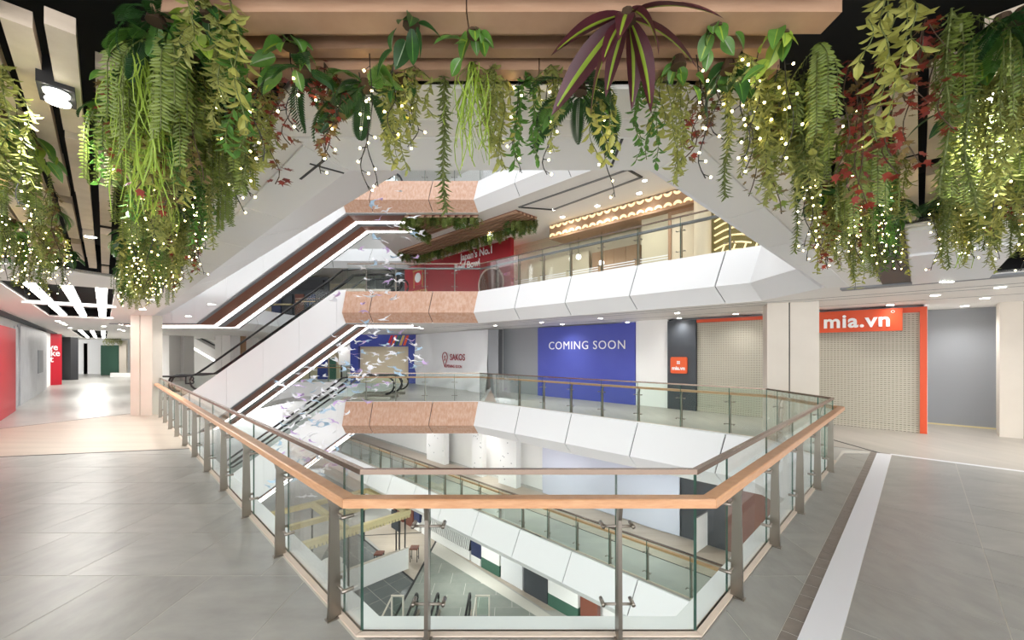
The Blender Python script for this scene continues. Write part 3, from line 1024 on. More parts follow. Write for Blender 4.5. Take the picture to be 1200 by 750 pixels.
o, a, b = shutter('perforated beige roller shutter in an orange frame under the large sign', 945, 1078, 2.85)
MB().obox(Vector((a.x, a.y, 2.85)), b - a, WN * 0.1, (0, 0, 0.12)).build('head_box', 'orange_paint', o)
c1, c2 = wp(1078, CW), wp(1086.5, CW)
MB().obox(Vector((c1.x, c1.y, 0)), c2 - c1, WN * 0.12, (0, 0, 2.97)).build('jamb', 'orange_paint', o)
pa, pb = wp(955, CW) + WN * 0.12, wp(1058, CW) + WN * 0.12
sg = thing('shop_sign', 'long orange sign box with big white letters above the shutter', 'sign', (pa.x, pa.y, 2.40))
MB().obox(Vector((pa.x, pa.y, 2.42)), pb - pa, WN * 0.16, (0, 0, 0.54)).build('sign_box', 'orange_paint', sg)
pm = wp(1004, CW) + WN * 0.285
text('mia.vn', 0.47, frame((pm.x, pm.y, 2.68), WD), 'letter_white', sg, 0.02, 0.012, spacing=1.08)
pm = wp(1047, CW) + WN * 0.29
ring = MB()
for k in range(12):
    a0, a1 = k * math.pi / 6, (k + 1) * math.pi / 6
    p0, p1 = (Vector((pm.x, pm.y, 2.88)) + (WD * math.cos(t) + Vector((0, 0, math.sin(t)))) * 0.03 for t in (a0, a1))
    ring.tube([p0, p1], 0.006, 4)
ring.build('trade_mark_ring', 'letter_white', sg)
# grey recess right of the orange jamb
ra, rb = wp(1086.5, CW), gp(1170, 510, 0)
wallseg(1080, 1240, 0, SOF, 22.0, 0, 0.1).build('wall_panel', 'mid_grey', wr)
q0, q1 = wp(1087, 22.0), wp(1087, CW)
MB().obox(Vector((q1.x, q1.y, 0)), (wp(1087, 22.0) - q1), WD * -0.06, (0, 0, SOF)).build('wall_panel', 'white_paint', wr)
q = gp(1170, 505, 0)
MB().obox(q + Vector((0.05, 0, 0)), V * 1.6, WD * 0.45, (0, 0, SOF)).build('wall_panel', 'white_paint', wr)
m = wallseg(1087, 1168, 0.0, 0.035, 22.0, 0.03, 0.03)
m.build('skirting', 'yellow_frame', wr)

# ------------------------------------------------------------------ back wall beyond the landing: blue portal, white tarpaulin
YB = 24.6
wb = struct('wall_back', 'back wall beyond the escalator landing')
q0, q1 = yp(340, YB + 3.2), yp(640, YB + 3.2)
MB().box(-40, 36, 0, 4, 36.2, SOF).build('wall_base', 'white_paint', wb)
tp = thing('tarpaulin', 'white tarpaulin wall printed SAKOS OPENING SOON', 'tarpaulin', (-3.3, YB, 0))
a, b = yp(488, YB), wp(589, 19.75)
mm = MB()
NX, NZ = 60, 26
rr = random.Random(3)
W = [(rr.uniform(0, 6), rr.uniform(0.6, 2.2), rr.uniform(0.01, 0.035)) for _ in range(6)]
A0, B0 = Vector((a.x, YB - 1.2, 0)), Vector((yp(572, 20.9).x, 20.9, 0))
A0 = gp(488, 450, 0)
B0 = gp(572, 460.5, 0)
dirv = (B0 - A0).normalized()
nn = Vector((dirv.y, -dirv.x, 0))
vs = []
for j in range(NZ + 1):
    for i in range(NX + 1):
        t, zt = i / NX, j / NZ
        sag = 0.0
        for ph, fq, am in W:
            sag += am * math.sin(ph + fq * (t * 9 + (zt - 0.5) * 3.0 * math.sin(ph * 3)))
        sag += 0.12 * abs(math.sin(10 * t + 5 * (1 - zt) ** 2)) * (1 - zt) ** 1.3 + 0.06 * abs(math.sin(17 * t + 3 * zt)) * abs(2 * t - 1)
        p = A0 + (B0 - A0) * t + nn * sag
        vs.append((p.x, p.y, zt * 2.98))
mm.add(vs, [(j * (NX + 1) + i, j * (NX + 1) + i + 1, (j + 1) * (NX + 1) + i + 1, (j + 1) * (NX + 1) + i) for j in range(NZ) for i in range(NX)])
mm.build('sheet', 'tarp', tp, recalc=False, smooth=True)
cc = A0 + (B0 - A0) * 0.66 + nn * 0.14
text('SAKOS', 0.46, frame((cc.x, cc.y, zat(419, cc.y)), dirv), 'letter_crimson', tp, 0.004, 0.008)
text('OPENING SOON', 0.21, frame((cc.x - 0.2, cc.y, zat(429.5, cc.y)), dirv), 'letter_crimson', tp, 0.004, 0.006)
lc = A0 + (B0 - A0) * 0.49 + nn * 0.14
m = MB()
pin = [(0.25 * math.cos(t), 0.12 + 0.25 * math.sin(t)) for t in [math.radians(-30 + 24 * k) for k in range(11)]] + [(0, -0.42)]
for k in range(len(pin)):
    p0, p1 = pin[k], pin[(k + 1) % len(pin)]
    m.tube([Vector((lc.x, lc.y, zat(421, lc.y))) + dirv * p0[0] + Vector((0, 0, p0[1])), Vector((lc.x, lc.y, zat(421, lc.y))) + dirv * p1[0] + Vector((0, 0, p1[1]))], 0.025, 5)
m.build('emblem', 'letter_crimson', tp)
text('S', 0.36, frame((lc.x, lc.y, zat(420, lc.y)), dirv), 'letter_crimson', tp, 0.004, 0.01, name='emblem_letter')
# end return of the tarpaulin and white pier
C0 = gp(584, 461, 0)
MB().loft([(B0.x, B0.y, 0), (C0.x, C0.y, 0), (C0.x, C0.y + 0.1, 0), (B0.x, B0.y + 0.1, 0)], [(B0.x, B0.y, 2.98), (C0.x, C0.y, 2.98), (C0.x, C0.y + 0.1, 2.98), (B0.x, B0.y + 0.1, 2.98)]).build('wall_panel', 'mid_grey', wb)
q0, q1 = yp(589, 19.9), yp(602, 19.5)
MB().prism([q0.xy, q1.xy, q1.xy + Vector((0, 1.5)), q0.xy + Vector((0, 1.5))], 0, SOF).build('wall_panel', 'white_paint', wb)
# blue portal with shutter
pt = thing('shop_portal', 'blue shop portal with colour stripes round a closed shutter', 'shopfront', (-6.5, YB + 0.5, 0))
yb = 24.9
x0, x1, x2 = yp(420, yb).x, yp(478.5, yb).x, yp(488, yb).x
zt, zi = 2.99, zat(406, yb)
MB().box(x1, yb, 0, x2, yb + 0.5, zt).build('pier', 'blue_frame', pt)
MB().box(x0, yb, zi, x1 - 0.003, yb + 0.5, zt).build('lintel', 'blue_frame', pt)
MB().box(x0, yb + 0.3, 0, x1, yb + 0.36, zi).build('shutter_panel', 'beige_wall', pt)
MB().box(x0 - 0.5, yb, 0, x0 - 0.003, yb + 0.5, zt).build('pier', 'blue_frame', pt)
for k, cm in enumerate(('red_panel', 'orange_sign', 'green_shutter', 'letter_gold', 'orange_paint')):
    xs = yp(456 + k * 4.6, yb).x
    MB().extrude([(xs - 0.12, yb - 0.005, zi + 0.06), (xs + 0.04, yb - 0.005, zi + 0.06), (xs + 0.26, yb - 0.005, zt - 0.05), (xs + 0.1, yb - 0.005, zt - 0.05)], (0, -0.01, 0)).build('stripe', cm, pt)
# pale shops behind the escalators
for px0, px1, Y, z0, z1, m, nm, lab in ((352, 398, 30.0, 0, 2.9, 'beige_wall', 'shop_wall', 'pale shop wall behind the far balustrade'),
                                       (396, 420, 30.2, 0, 2.9, 'white_paint', 'shop_wall', 'white shop wall beside the blue portal'),
                                       (372, 383, 29.0, 0, 1.9, 'blue_frame', 'blue_screen', 'blue display panel in the shop behind the escalators'),
                                       (386, 393, 28.8, 0, 1.5, 'green_shutter', 'display_stand', 'pale green display stand in the shop behind the escalators'),
                                       (397, 414, 28.6, 1.0, 2.3, 'letter_white', 'shop_poster', 'white poster panel in the shop behind the escalators')):
    q0, q1 = yp(px0, Y), yp(px1, Y)
    o = thing(nm, lab, nm.split('_')[1], (q0.x, Y, 0))
    MB().box(q0.x, Y, z0, q1.x, Y + 0.15, z1).build('panel', m, o)
    if z0 > 0:
        MB().box(q0.x + 0.1, Y + 0.05, 0, q0.x + 0.2, Y + 0.14, z0).build('leg', 'black_metal', o)
        MB().box(q1.x - 0.2, Y + 0.05, 0, q1.x - 0.1, Y + 0.14, z0).build('leg', 'black_metal', o)
    else:
        MB().box(q0.x - 0.02, Y - 0.02, z1, q1.x + 0.02, Y + 0.17, z1 + 0.05).build('top_trim', 'white_paint', o)

# ------------------------------------------------------------------ left walkway: red boards, grey marble wall
wl = struct('wall_left', 'pale shop wall along the left walkway')
SL = -3.1
def lseg(d0, d1, z0, z1, th=0.1, proud=0.0):
    """segment on the plane X+Y=SL between D=X-Y d0..d1"""
    s0, s1 = SL + proud * R2 - th * R2, SL + proud * R2
    return MB().prism(uvq(s0, s1, d0, d1), z0, z1)
def dpx(px, s=SL):
    k = (px - CX) / F
    Y = s / (1 + k)
    return s - 2 * Y
lseg(-70, dpx(0) + 4, 0, 3.0).build('wall_base', 'white_paint', wl)
def lboard(name, label, cat, px0, px1, z0, z1, m, proud=0.1):
    d0, d1 = dpx(px0), dpx(px1)
    q = uvq(SL, SL, d0, d0)[0]
    o = thing(name, label, cat, (q[0], q[1], z0))
    lseg(min(d0, d1), max(d0, d1), z0, z1, proud, proud).build('panel', m, o)
    return o, (q, uvq(SL, SL, d1, d1)[0])
LN = Vector((1, 1, 0)) / R2
LD = Vector((-1, 1, 0)) / R2
def ltext(body, px, py, size, m, parent, proud=0.11, **kw):
    k = (px - CX) / F
    Y = (SL + proud * R2) / (1 + k)
    return text(body, size, frame((k * Y, Y, zat(py, Y)), LD), m, parent, 0.005, **kw)
def xbox(name, label, cat, x0, y0, x1, y1, z1, m):
    o = thing(name, label, cat, (x0, y0, 0))
    MB().box(x0, y0, 0, x1, y1, z1).build('panel', m, o)
    MB().box(x0 - 0.005, y0 - 0.005, z1 + 0.002, x1 + 0.005, y1 + 0.005, z1 + 0.03).build('top_trim', 'white_paint', o)
    return o
lboard('hoarding', 'plain red board at the end of the pale wall of the left walkway', 'hoarding', -60, 9.5, 0, 2.66, 'red_panel', 0.16)
o, _ = lboard('shop_window', 'dim shop window with red trim beside the plain red board', 'window', 15.5, 19.5, 0, 2.8, 'marble', 0.04)
o, _ = lboard('partition', 'mottled grey partition between the two red boards', 'partition', 20, 52, 0, 2.9, 'marble', 0.08)
o2, _ = lboard('notice', 'small grey notice on the mottled partition', 'notice', 41, 47, 0.95, 2.0, 'mid_grey', 0.1)
o = xbox('hoarding', 'red board with white script lettering beyond the mottled partition', 'hoarding', -26.75, 23.25, -26.65, 24.15, 2.98, 'red_panel')
for body, zz, yy in (('we', 2.2, 23.62), ('like', 1.85, 23.68), ('it', 1.5, 23.55)):
    text(body, 0.52, frame((-26.64, yy, zz), (0, 1, 0)), 'letter_white', o, 0.005, 0.01)
xbox('shop_pier', 'black pier after the red lettered board', 'pier', -30.95, 28.0, -30.3, 28.5, 2.95, 'black_panel')
lseg(dpx(84), dpx(93), 0, 2.85, 0.1, 0.14).build('wall_panel', 'mid_grey', wl)
MB().prism(uvq(SL - 0.3, SL + 0.35, -70, dpx(0) + 6), 2.98, SOF + 0.005).build('wall_cornice', 'dark_grey', wl)
# far end
YE = 40.0
we = struct('wall_end', 'far end wall of the left walkway')
MB().box(yp(60, YE).x, YE, 0, yp(190, YE).x, YE + 0.2, SOF).build('wall_base', 'white_paint', we)
def eboard(name, label, cat, px0, px1, z0, z1, m, Y=YE - 0.2):
    q0, q1 = yp(px0, Y), yp(px1, Y)
    o = thing(name, label, cat, (q0.x, Y, z0))
    MB().box(q0.x, Y, z0, q1.x, Y + 0.12, z1).build('panel', m, o)
    return o
o = eboard('roller_shutter', 'closed dark green roller shutter at the end of the walkway', 'shutter', 118, 139, 0, 2.5, 'green_shutter', 34)
for k in range(9):
    MB().box(yp(118.3, 34).x, 33.97, 0.25 * k + 0.05, yp(138.7, 34).x, 34.0, 0.25 * k + 0.22).build('slat', 'green_shutter', o)
o = eboard('shop_wall', 'lit yellow shop wall beside the green shutter', 'wall', 107, 117, 0, 2.6, 'yellow_wall', 37)
o = eboard('shop_pier', 'dark pier left of the yellow shop wall', 'pier', 98, 102.5, 0, 2.7, 'black_panel', 36)
o = eboard('shop_pier', 'pale pier right of the green shutter', 'pier', 139.5, 148, 0, 2.9, 'column_stone', 33.5)
o = eboard('bench', 'low white bench before the green shutter', 'bench', 129, 153, 0, 0.32, 'white_paint', 31.5)

# ------------------------------------------------------------------ upper walkway shops (plane X+Y=19.3)
w4 = struct('wall_upper', 'shop walls along the upper walkway')
wallseg(380, 1300, LV, LV + SOF, CW + 1.5).build('wall_base', 'beige_wall', w4)
wallseg(752, 783.5, LV, LV + SOF, CW + 0.06).build('wall_panel', 'beige_wall', w4)
wallseg(816.5, 836, LV, LV + SOF, CW + 0.06).build('wall_panel', 'beige_wall', w4)
wallseg(605, 690, LV, LV + 1.9, CW + 1.0, 0, 0.05).build('wall_panel', 'beige_wall', w4)
rw = thing('restaurant_wall', 'red restaurant wall with white lettering and a bowl picture', 'wall', (*wp(540, CW).xy, LV))
wallseg(476, 596, LV, LV + 3.0, CW, 0.1).build('panel', 'red_wall', rw)
wallseg(596.5, 603, LV, LV + 3.02, CW, 0.25, 0.2).build('end_pier', 'red_wall', rw)
for px, zz, body, sz in ((560, 2.72, "Japan's No.1", 0.52), (549, 2.24, 'Beef Bowl', 0.52)):
    q = wp(px, CW) + WN * 0.115
    text(body, sz, frame((q.x, q.y, LV + zz), WD), 'letter_white', rw, 0.006, 0.012)
q = wp(577, CW) + WN * 0.11
bowl = MB()
cz = LV + 1.05
ringp = [(0.95 * math.cos(t), 0.85 * math.sin(t)) for t in [2 * math.pi * k / 28 for k in range(28)]]
bowl.extrude([Vector((q.x, q.y, cz)) + WD * x + Vector((0, 0, z)) for x, z in ringp], WN * 0.01, 0)
bowl.extrude([Vector((q.x, q.y, cz)) + WD * x * 0.9 + Vector((0, 0, z * 0.86)) + WN * 0.011 for x, z in ringp], WN * 0.006, 1)
bowl.build('bowl_picture', ['bowl_rim', 'meat_brown'], rw, label='picture of a bowl of sliced beef')
q = wp(492, CW) + WN * 0.11
MB().obox(Vector((q.x, q.y, LV + 1.75)) - WD * 0.42, WD * 0.84, WN * 0.02, (0, 0, 0.85)).build('logo_panel', 'red_panel', rw)
for s_ in (-1, 1):
    MB().obox(Vector((q.x, q.y, LV + 1.6)) + WD * (0.47 * s_ - 0.03), WD * 0.06, WN * 0.02, (0, 0, 1.0)).build('logo_gate_post', 'letter_gold', rw)
MB().obox(Vector((q.x, q.y, LV + 2.61)) - WD * 0.6, WD * 1.2, WN * 0.02, (0, 0, 0.08)).build('logo_gate_beam', 'letter_gold', rw)
q2 = q + WN * 0.03
MB().extrude([Vector((q2.x, q2.y, LV + 2.2)) + WD * 0.33 * math.cos(t) + Vector((0, 0, 0.3 * math.sin(t))) for t in [2 * math.pi * k / 20 for k in range(20)]], WN * 0.01).build('logo_disc', 'letter_white', rw)
text('YOSHINOYA', 0.34, frame((q.x, q.y, LV + 1.32), WD), 'letter_gold', rw, 0.006, 0.006)
# dark glazed shop left of the red wall
q0, q1 = wp(430, CW + 0.1), wp(475, CW + 0.1)
o = thing('shop_window', 'dark glazed shop front left of the red restaurant wall', 'window', (*q0.xy, LV))
MB().obox(Vector((q0.x, q0.y, LV)), q1 - q0, WN * -0.1, (0, 0, 2.9)).build('backing', 'dark_grey', o)
for k in range(5):
    p = q0 + (q1 - q0) * (k / 4)
    MB().obox(Vector((p.x, p.y, LV)), WD * 0.05, WN * 0.06, (0, 0, 2.9)).build('mullion', 'grey_metal', o)
# ring-patterned bulkhead
rb_ = thing('bulkhead_sign', 'timber bulkhead with two rows of glowing half rings', 'bulkhead', (*wp(740, CW - 0.5).xy, LV + 2.5))
CB = CW - 0.5
a, b = wp(644, CB), wp(838, CB)
MB().obox(Vector((a.x, a.y, LV + 2.5)), b - a, WN * -0.3, (0, 0, 0.48)).build('board', 'tan_wood', rb_)
a2 = wp(644, CB)
MB().obox(Vector((a2.x, a2.y, LV + 2.42)) - WD * 0.0, (b - a), WN * -1.2, (0, 0, 0.075)).build('soffit_board', 'tan_wood', rb_)
Lb = (b - a).length
nr = 20
arc = MB()
RR = Lb / nr / 2 * 0.86
def halfring(m, sg):
    pts = []
    for k in range(9):
        t = math.pi * k / 8
        pts.append((math.cos(t) * RR, -sg * math.sin(t) * RR * 0.95))
    inner = [(x * 0.55, z * 0.3) for x, z in pts]
    n = len(pts)
    vs = [(x, 0, z) for x, z in pts] + [(x, 0, z) for x, z in inner] + [(x, 0.03, z) for x, z in pts] + [(x, 0.03, z) for x, z in inner]
    fs = []
    for k in range(n - 1):
        fs += [(k, k + 1, n + k + 1, n + k), (2 * n + k, 3 * n + k, 3 * n + k + 1, 2 * n + k + 1), (k, 2 * n + k, 2 * n + k + 1, k + 1), (n + k, n + k + 1, 3 * n + k + 1, 3 * n + k)]
    m.add(vs, fs)
for sgn, zc in ((1, LV + 2.97), (-1, LV + 2.51)):
    mm = MB()
    halfring(mm, sgn)
    me = mm.mesh('ring', 'led_warm')
    for k in range(nr):
        c = a + (b - a) * ((k + 0.5) / nr) + WN * 0.002
        M = Matrix(((WD.x, WN.x, 0, c.x), (WD.y, WN.y, 0, c.y), (0, 0, 1, zc), (0, 0, 0, 1)))
        link('ring', me, rb_, matrix=M)
# restaurant glazing, door frame, timber cabinets, round column, striped glowing counter
ww = struct('window_1', 'tall glazed restaurant front on the upper walkway')
a, b = wp(604, CW), wp(800, CW)
for k in range(5):
    p0, p1 = a + (b - a) * (k / 5), a + (b - a) * ((k + 1) / 5)
    MB().obox(Vector((p0.x, p0.y, LV + 0.02)) + (p1 - p0) * 0.01, (p1 - p0) * 0.98, WN * 0.02, (0, 0, 2.45)).build('window_pane', 'glass_clear', ww)
    for j in range(3):
        q0 = Vector((p0.x, p0.y, LV + 0.78 + j * 0.09)) + WN * 0.024
        MB().obox(q0, (p1 - p0) * 0.9, WN * 0.004, (0, 0, 0.035)).build('manifestation_line', 'letter_white', ww)
cb = thing('cabinet', 'low timber cabinet behind the restaurant glass', 'cabinet', (*wp(720, CW + 0.85).xy, LV))
a, b = wp(694, CW + 0.85), wp(748, CW + 0.85)
for k in range(4):
    p0 = a + (b - a) * (k / 4)
    MB().obox(Vector((p0.x, p0.y, LV)), (b - a) * 0.245, WN * -0.3, (0, 0, 1.75)).build('door', 'tan_wood', cb)
dr = struct('door_1', 'timber door frame of the upper restaurant')
a, b = wp(784, CW), wp(814, CW)
for p, w_, z0, z1 in ((a, 0.10, 0, 2.3), (b, 0.10, 0, 2.3)):
    MB().obox(Vector((p.x, p.y, LV)), WD * w_, WN * 0.08, (0, 0, z1)).build('door_jamb', 'tan_wood', dr)
MB().obox(Vector((a.x, a.y, LV + 2.3)), b - a + WD * 0.1, WN * 0.08, (0, 0, 0.14)).build('door_head', 'tan_wood', dr)
MB().obox(Vector((a.x, a.y, LV)) + WD * 0.1, b - a - WD * 0.1, WN * 0.03, (0, 0, 2.3)).build('door_leaf', 'beige_wall', dr)
q = wp(823, CW - 0.9)
o = thing('column', 'round cream column between the timber door and the glowing counter', 'column', (q.x, q.y, LV))
MB().cyl((q.x, q.y, LV), 0.24, SOF, 28).build('shaft', 'beige_wall', o, smooth=False)
MB().cyl((q.x, q.y, LV), 0.27, 0.1, 28).build('base', 'tan_wood', o)
co = thing('light_counter', 'curved counter front of glowing warm strips', 'counter', (*wp(858, CW - 0.6).xy, LV))
a = wp(834, CW - 0.2)
MB().obox(Vector((a.x, a.y, LV)), WD * 2.6, WN * -0.1, (0, 0, 2.4)).build('back_panel', 'olive_panel', co)
for k in range(9):
    z0 = LV + 0.4 + k * 0.22
    path = [Vector((a.x, a.y, z0 + 0.12 * math.sin(t * 0.9))) + WD * (0.1 + t * 0.28) + WN * (0.06 + 0.25 * (1 - math.cos(t * 0.55))) for t in range(0, 5 if k % 3 else 9)]
    MB().tube(path, 0.028, 6).build('light_strip', 'led_warm', co)
for k in range(7):
    p0 = Vector((a.x, a.y, LV + 0.35)) + WD * (0.3 + k * 0.3) + WN * 0.35
    MB().tube([p0, p0 + WD * 0.18 + Vector((0, 0, 0.5))], 0.025, 6).build('light_strip', 'led_warm', co)
# pendant globes
for px, py, zz in ((678, 301, 0), (705, 308, 0)):
    q = wp(px, CW + 0.35)
    z = zat(py, q.y)
    o = thing('pendant_lamp', 'small white globe pendant behind the restaurant glass', 'lamp', (q.x, q.y, z), 'globe pendants')
    MB().ball((q.x, q.y, z), 0.11).build('globe', 'led_line', o, smooth=True)
    MB().tube([(q.x, q.y, z + 0.1), (q.x, q.y, LV + 2.415)], 0.008, 5).build('cord', 'black_metal', o)
# rectangular black track frames on the upper ceiling
def track(pts, label):
    p = [gp(x, y, LV + SOF - 0.02) for x, y in pts]
    o = thing('light_track', label, 'track', p[0])
    for k in range(len(p)):
        a, b = p[k], p[(k + 1) % len(p)]
        d = (b - a).normalized()
        n = Vector((-d.y, d.x, 0)) * 0.04
        MB().prism([(a - n).xy, (b - n).xy, (b + n).xy, (a + n).xy], LV + SOF - 0.03, LV + SOF - 0.004).build('track_bar', 'black_metal' if k % 2 else 'grey_metal', o)
track(((608, 243), (736, 199), (752, 208), (648, 246)), 'black and grey rectangular light track on the upper soffit')
# blue slanted sign behind the topmost glass
o = thing('banner', 'dark blue slanted banner behind the topmost glass balustrade', 'banner', (-2.5, 18.5, 2 * LV))
MB().extrude([(-2.6, 18.5, 8.6), (-2.1, 18.5, 8.6), (-0.4, 18.5, 9.6), (-0.9, 18.5, 9.6)], (0, 0.05, 0)).build('cloth', 'navy', o)
MB().box(-2.45, 18.52, 2 * LV, -2.4, 18.54, 8.65).build('pole', 'grey_metal', o)
w5 = struct('wall_top', 'pale wall behind the topmost walkway')
wallseg(300, 900, 2 * LV, 2 * LV + SOF, CW).build('wall_base', 'white_paint', w5)

# ------------------------------------------------------------------ escalators
XB, XT = -12.2, -6.24
STEP = MB().box(0, 0, -0.16, 0.42, 0.98, 0.0).mesh('step', 'grey_metal')
def escalator(z0, label, level_text=None):
    z1 = z0 + LV
    o = thing('escalator', label, 'escalator', (-13.9, 15.8, z0))
    side = [(-13.9, z0 - 1.22), (XB, z0 - 1.22), (XT - 0.16, z1 - 1.22), (-6.41, z1 - 1.22), (-6.41, z1 + 0.06), (-6.75, z1 + 0.06), (-12.55, z0 + 0.22), (-13.1, z0 + 0.02), (-13.9, z0 + 0.02)]
    # near side panels: cladding sheets with fine joints
    def xz(x, top):
        for k in range(len(side)):
            pass
        if top:
            return min(z1 + 0.06, max(z0 + 0.02, z0 + 0.22 + (x + 12.55) * (LV - 0.16) / 5.8))
        return min(z1 - 1.22, max(z0 - 1.22, z0 - 1.22 + (x - XB) * LV / (XT - XB - 0.16)))
    xs = [-13.9, -13.1, XB, -11.0, -9.6, -8.2, -6.75, -6.41]
    for k in range(len(xs) - 1):
        a, b = xs[k] + 0.004, xs[k + 1] - 0.004
        MB().extrude([(a, 15.72, xz(a, 0)), (b, 15.72, xz(b, 0)), (b, 15.72, xz(b, 1)), (a, 15.72, xz(a, 1))], (0, 0.06, 0)).build('side_panel', 'white_panel', o)
    MB().extrude([(x, 18.36, z) for x, z in side], (0, 0.06, 0)).build('side_panel', 'white_panel', o)
    path = [(-15.6, z0 - 1.225), (XB, z0 - 1.225), (XT - 0.16, z1 - 1.225), (-4.1, z1 - 1.225)]
    def strip(y0, y1, drop, nm, m):
        for k in range(3):
            (xa, za), (xb, zb) = path[k], path[k + 1]
            MB().extrude([(xa, y0, za - drop), (xb, y0, zb - drop), (xb, y0, zb - drop + 0.05), (xa, y0, za - drop + 0.05)], (0, y1 - y0, 0)).build(nm, m, o)
    strip(15.79, 15.95, 0.02, 'soffit_edge', 'mid_grey')
    strip(15.952, 16.70, 0.015, 'soffit_timber', 'esc_wood')
    strip(16.702, 16.92, 0.035, 'light_strip', 'led_line')
    strip(16.922, 17.35, 0.02, 'soffit_edge', 'mid_grey')
    strip(17.352, 17.98, 0.015, 'soffit_timber', 'esc_wood')
    strip(17.982, 18.20, 0.035, 'light_strip', 'led_line')
    strip(18.202, 18.36, 0.02, 'soffit_edge', 'mid_grey')
    # balustrades
    def line(x):
        return min(z1, max(z0, z0 + (x + 12.6) * LV / 6.0))
    for y in (16.12, 17.16, 17.30, 18.3):
        up = [(-14.1, z0 + 0.95), (-13.0, z0 + 0.95), (-12.5, z0 + 1.02), (-12.0, line(-12.0) + 0.93), (-7.2, line(-7.2) + 0.93), (-6.7, z1 + 0.9), (-6.1, z1 + 0.95), (-5.0, z1 + 0.95)]
        loop_b = [(-14.1 - 0.35 * math.sin(t), z0 + 0.6 + 0.35 * math.cos(t)) for t in [math.pi * k / 7 for k in range(8)]]
        loop_t = [(-5.0 + 0.35 * math.sin(t), z1 + 0.6 + 0.35 * math.cos(t)) for t in [math.pi * k / 7 for k in range(8)]]
        rail = list(reversed(loop_b))[:-1] + up + loop_t[1:]
        MB().tube([(x, y, z) for x, z in rail], 0.04, 6).build('handrail', 'rubber', o, smooth=True)
        # glass in lengths
        cuts = [-14.3, -12.5, -11.0, -9.5, -8.0, -6.7, -4.8]
        def hz(x):
            for (xa, za), (xb, zb) in zip(up[:-1], up[1:]):
                if xa <= x <= xb:
                    return za + (zb - za) * (x - xa) / (xb - xa)
            return up[0][1] if x < up[0][0] else up[-1][1]
        for a, b in zip(cuts[:-1], cuts[1:]):
            a, b = a + 0.006, b - 0.006
            la = z0 + 0.05 if a < -12.6 else line(a) + 0.12
            lb = line(b) + 0.12
            MB().extrude([(a, y - 0.006, la), (b, y - 0.006, lb), (b, y - 0.006, hz(b) - 0.03), (a, y - 0.006, hz(a) - 0.03)], (0, 0.012, 0)).build('glass_pane', 'glass_clear', o)
        MB().extrude([(-13.9, y - 0.05, z0 + 0.02), (-12.6, y - 0.05, z0 + 0.02), (-6.6, y - 0.05, z1 + 0.02), (-4.8, y - 0.05, z1 + 0.02), (-4.8, y - 0.05, z1 + 0.14), (-6.6, y - 0.05, z1 + 0.16), (-12.6, y - 0.05, z0 + 0.16), (-13.9, y - 0.05, z0 + 0.14)], (0, 0.1, 0)).build('skirt', 'steel', o)
    for y in (16.15, 17.32):
        for k in range(20):
            link('step', STEP, o, matrix=Matrix.Translation((-12.6 + 0.3 * k, y, z0 + 0.2125 * (k + 1) - 0.02)))
    if level_text:
        text(level_text, 0.42, frame((-12.72, 16.1, z0 + 0.78), (1, 0, 0)), 'letter_dark', o, 0.003, 0.008)
        text('L4', 0.22, frame((-5.5, 16.1, z1 + 0.55), (1, 0, 0)), 'letter_dark', o, 0.003, 0.004)
    return o
escalator(0.0, 'twin escalator rising from the handrail level to the upper copper landing', 'L3')
escalator(LV, 'twin escalator with lit soffit rising to the topmost copper landing')
escalator(-LV, 'twin escalator rising from the lower walkway to the copper landing with birds')

# far escalator beyond the columns
o = thing('escalator', 'distant white escalator descending behind the brown pillar', 'escalator', (yp(220, 33).x, 33, 0))
xa, xb = yp(218, 33).x, yp(262, 33).x
MB().extrude([(xa, 33, zat(402, 33)), (xb, 33, zat(428, 33)), (xb, 33, zat(415, 33)), (xa + 0.6, 33, zat(395.5, 33))], (0, 1.2, 0)).build('side_panel', 'white_panel', o)
MB().extrude([(xa, 32.97, zat(404, 33)), (xb, 32.97, zat(430, 33)), (xb, 32.97, zat(428, 33)), (xa, 32.97, zat(402, 33))], (0, 0.2, 0)).build('light_strip', 'led_line', o)
MB().tube([(xa + 0.6, 33, zat(392, 33)), (xb, 33, zat(410, 33))], 0.05, 6).build('handrail', 'rubber', o)
# shop seen between the escalators on the upper level
o = thing('shopfront', 'dark food shop front behind the upper escalator', 'shop', (-12.5, 28.4, LV))
xa, xb = yp(318, 28.4).x, yp(385, 28.4).x
MB().box(xa, 28.4, LV, xb, 28.6, LV + 2.9).build('wall', 'dark_grey', o)
for k in range(5):
    x = xa + (xb - xa) * k / 5
    MB().box(x + 0.1, 28.3, LV + 0.1, x + (xb - xa) / 5 - 0.1, 28.4, LV + 1.7).build('window', ['navy', 'dark_grey', 'brown_panel'][k % 3], o)
MB().box(xa + 1.5, 28.25, LV + 2.0, xb - 0.3, 28.39, LV + 2.7).build('sign_board', 'black_panel', o)
MB().box(xa, 28.0, LV + 0.9, xa + 1.6, 28.39, LV + 1.0).build('awning', 'yellow_frame', o)
MB().box(-40, 32, LV, -6, 32.2, LV + SOF).build('wall_panel', 'beige_wall', w4)

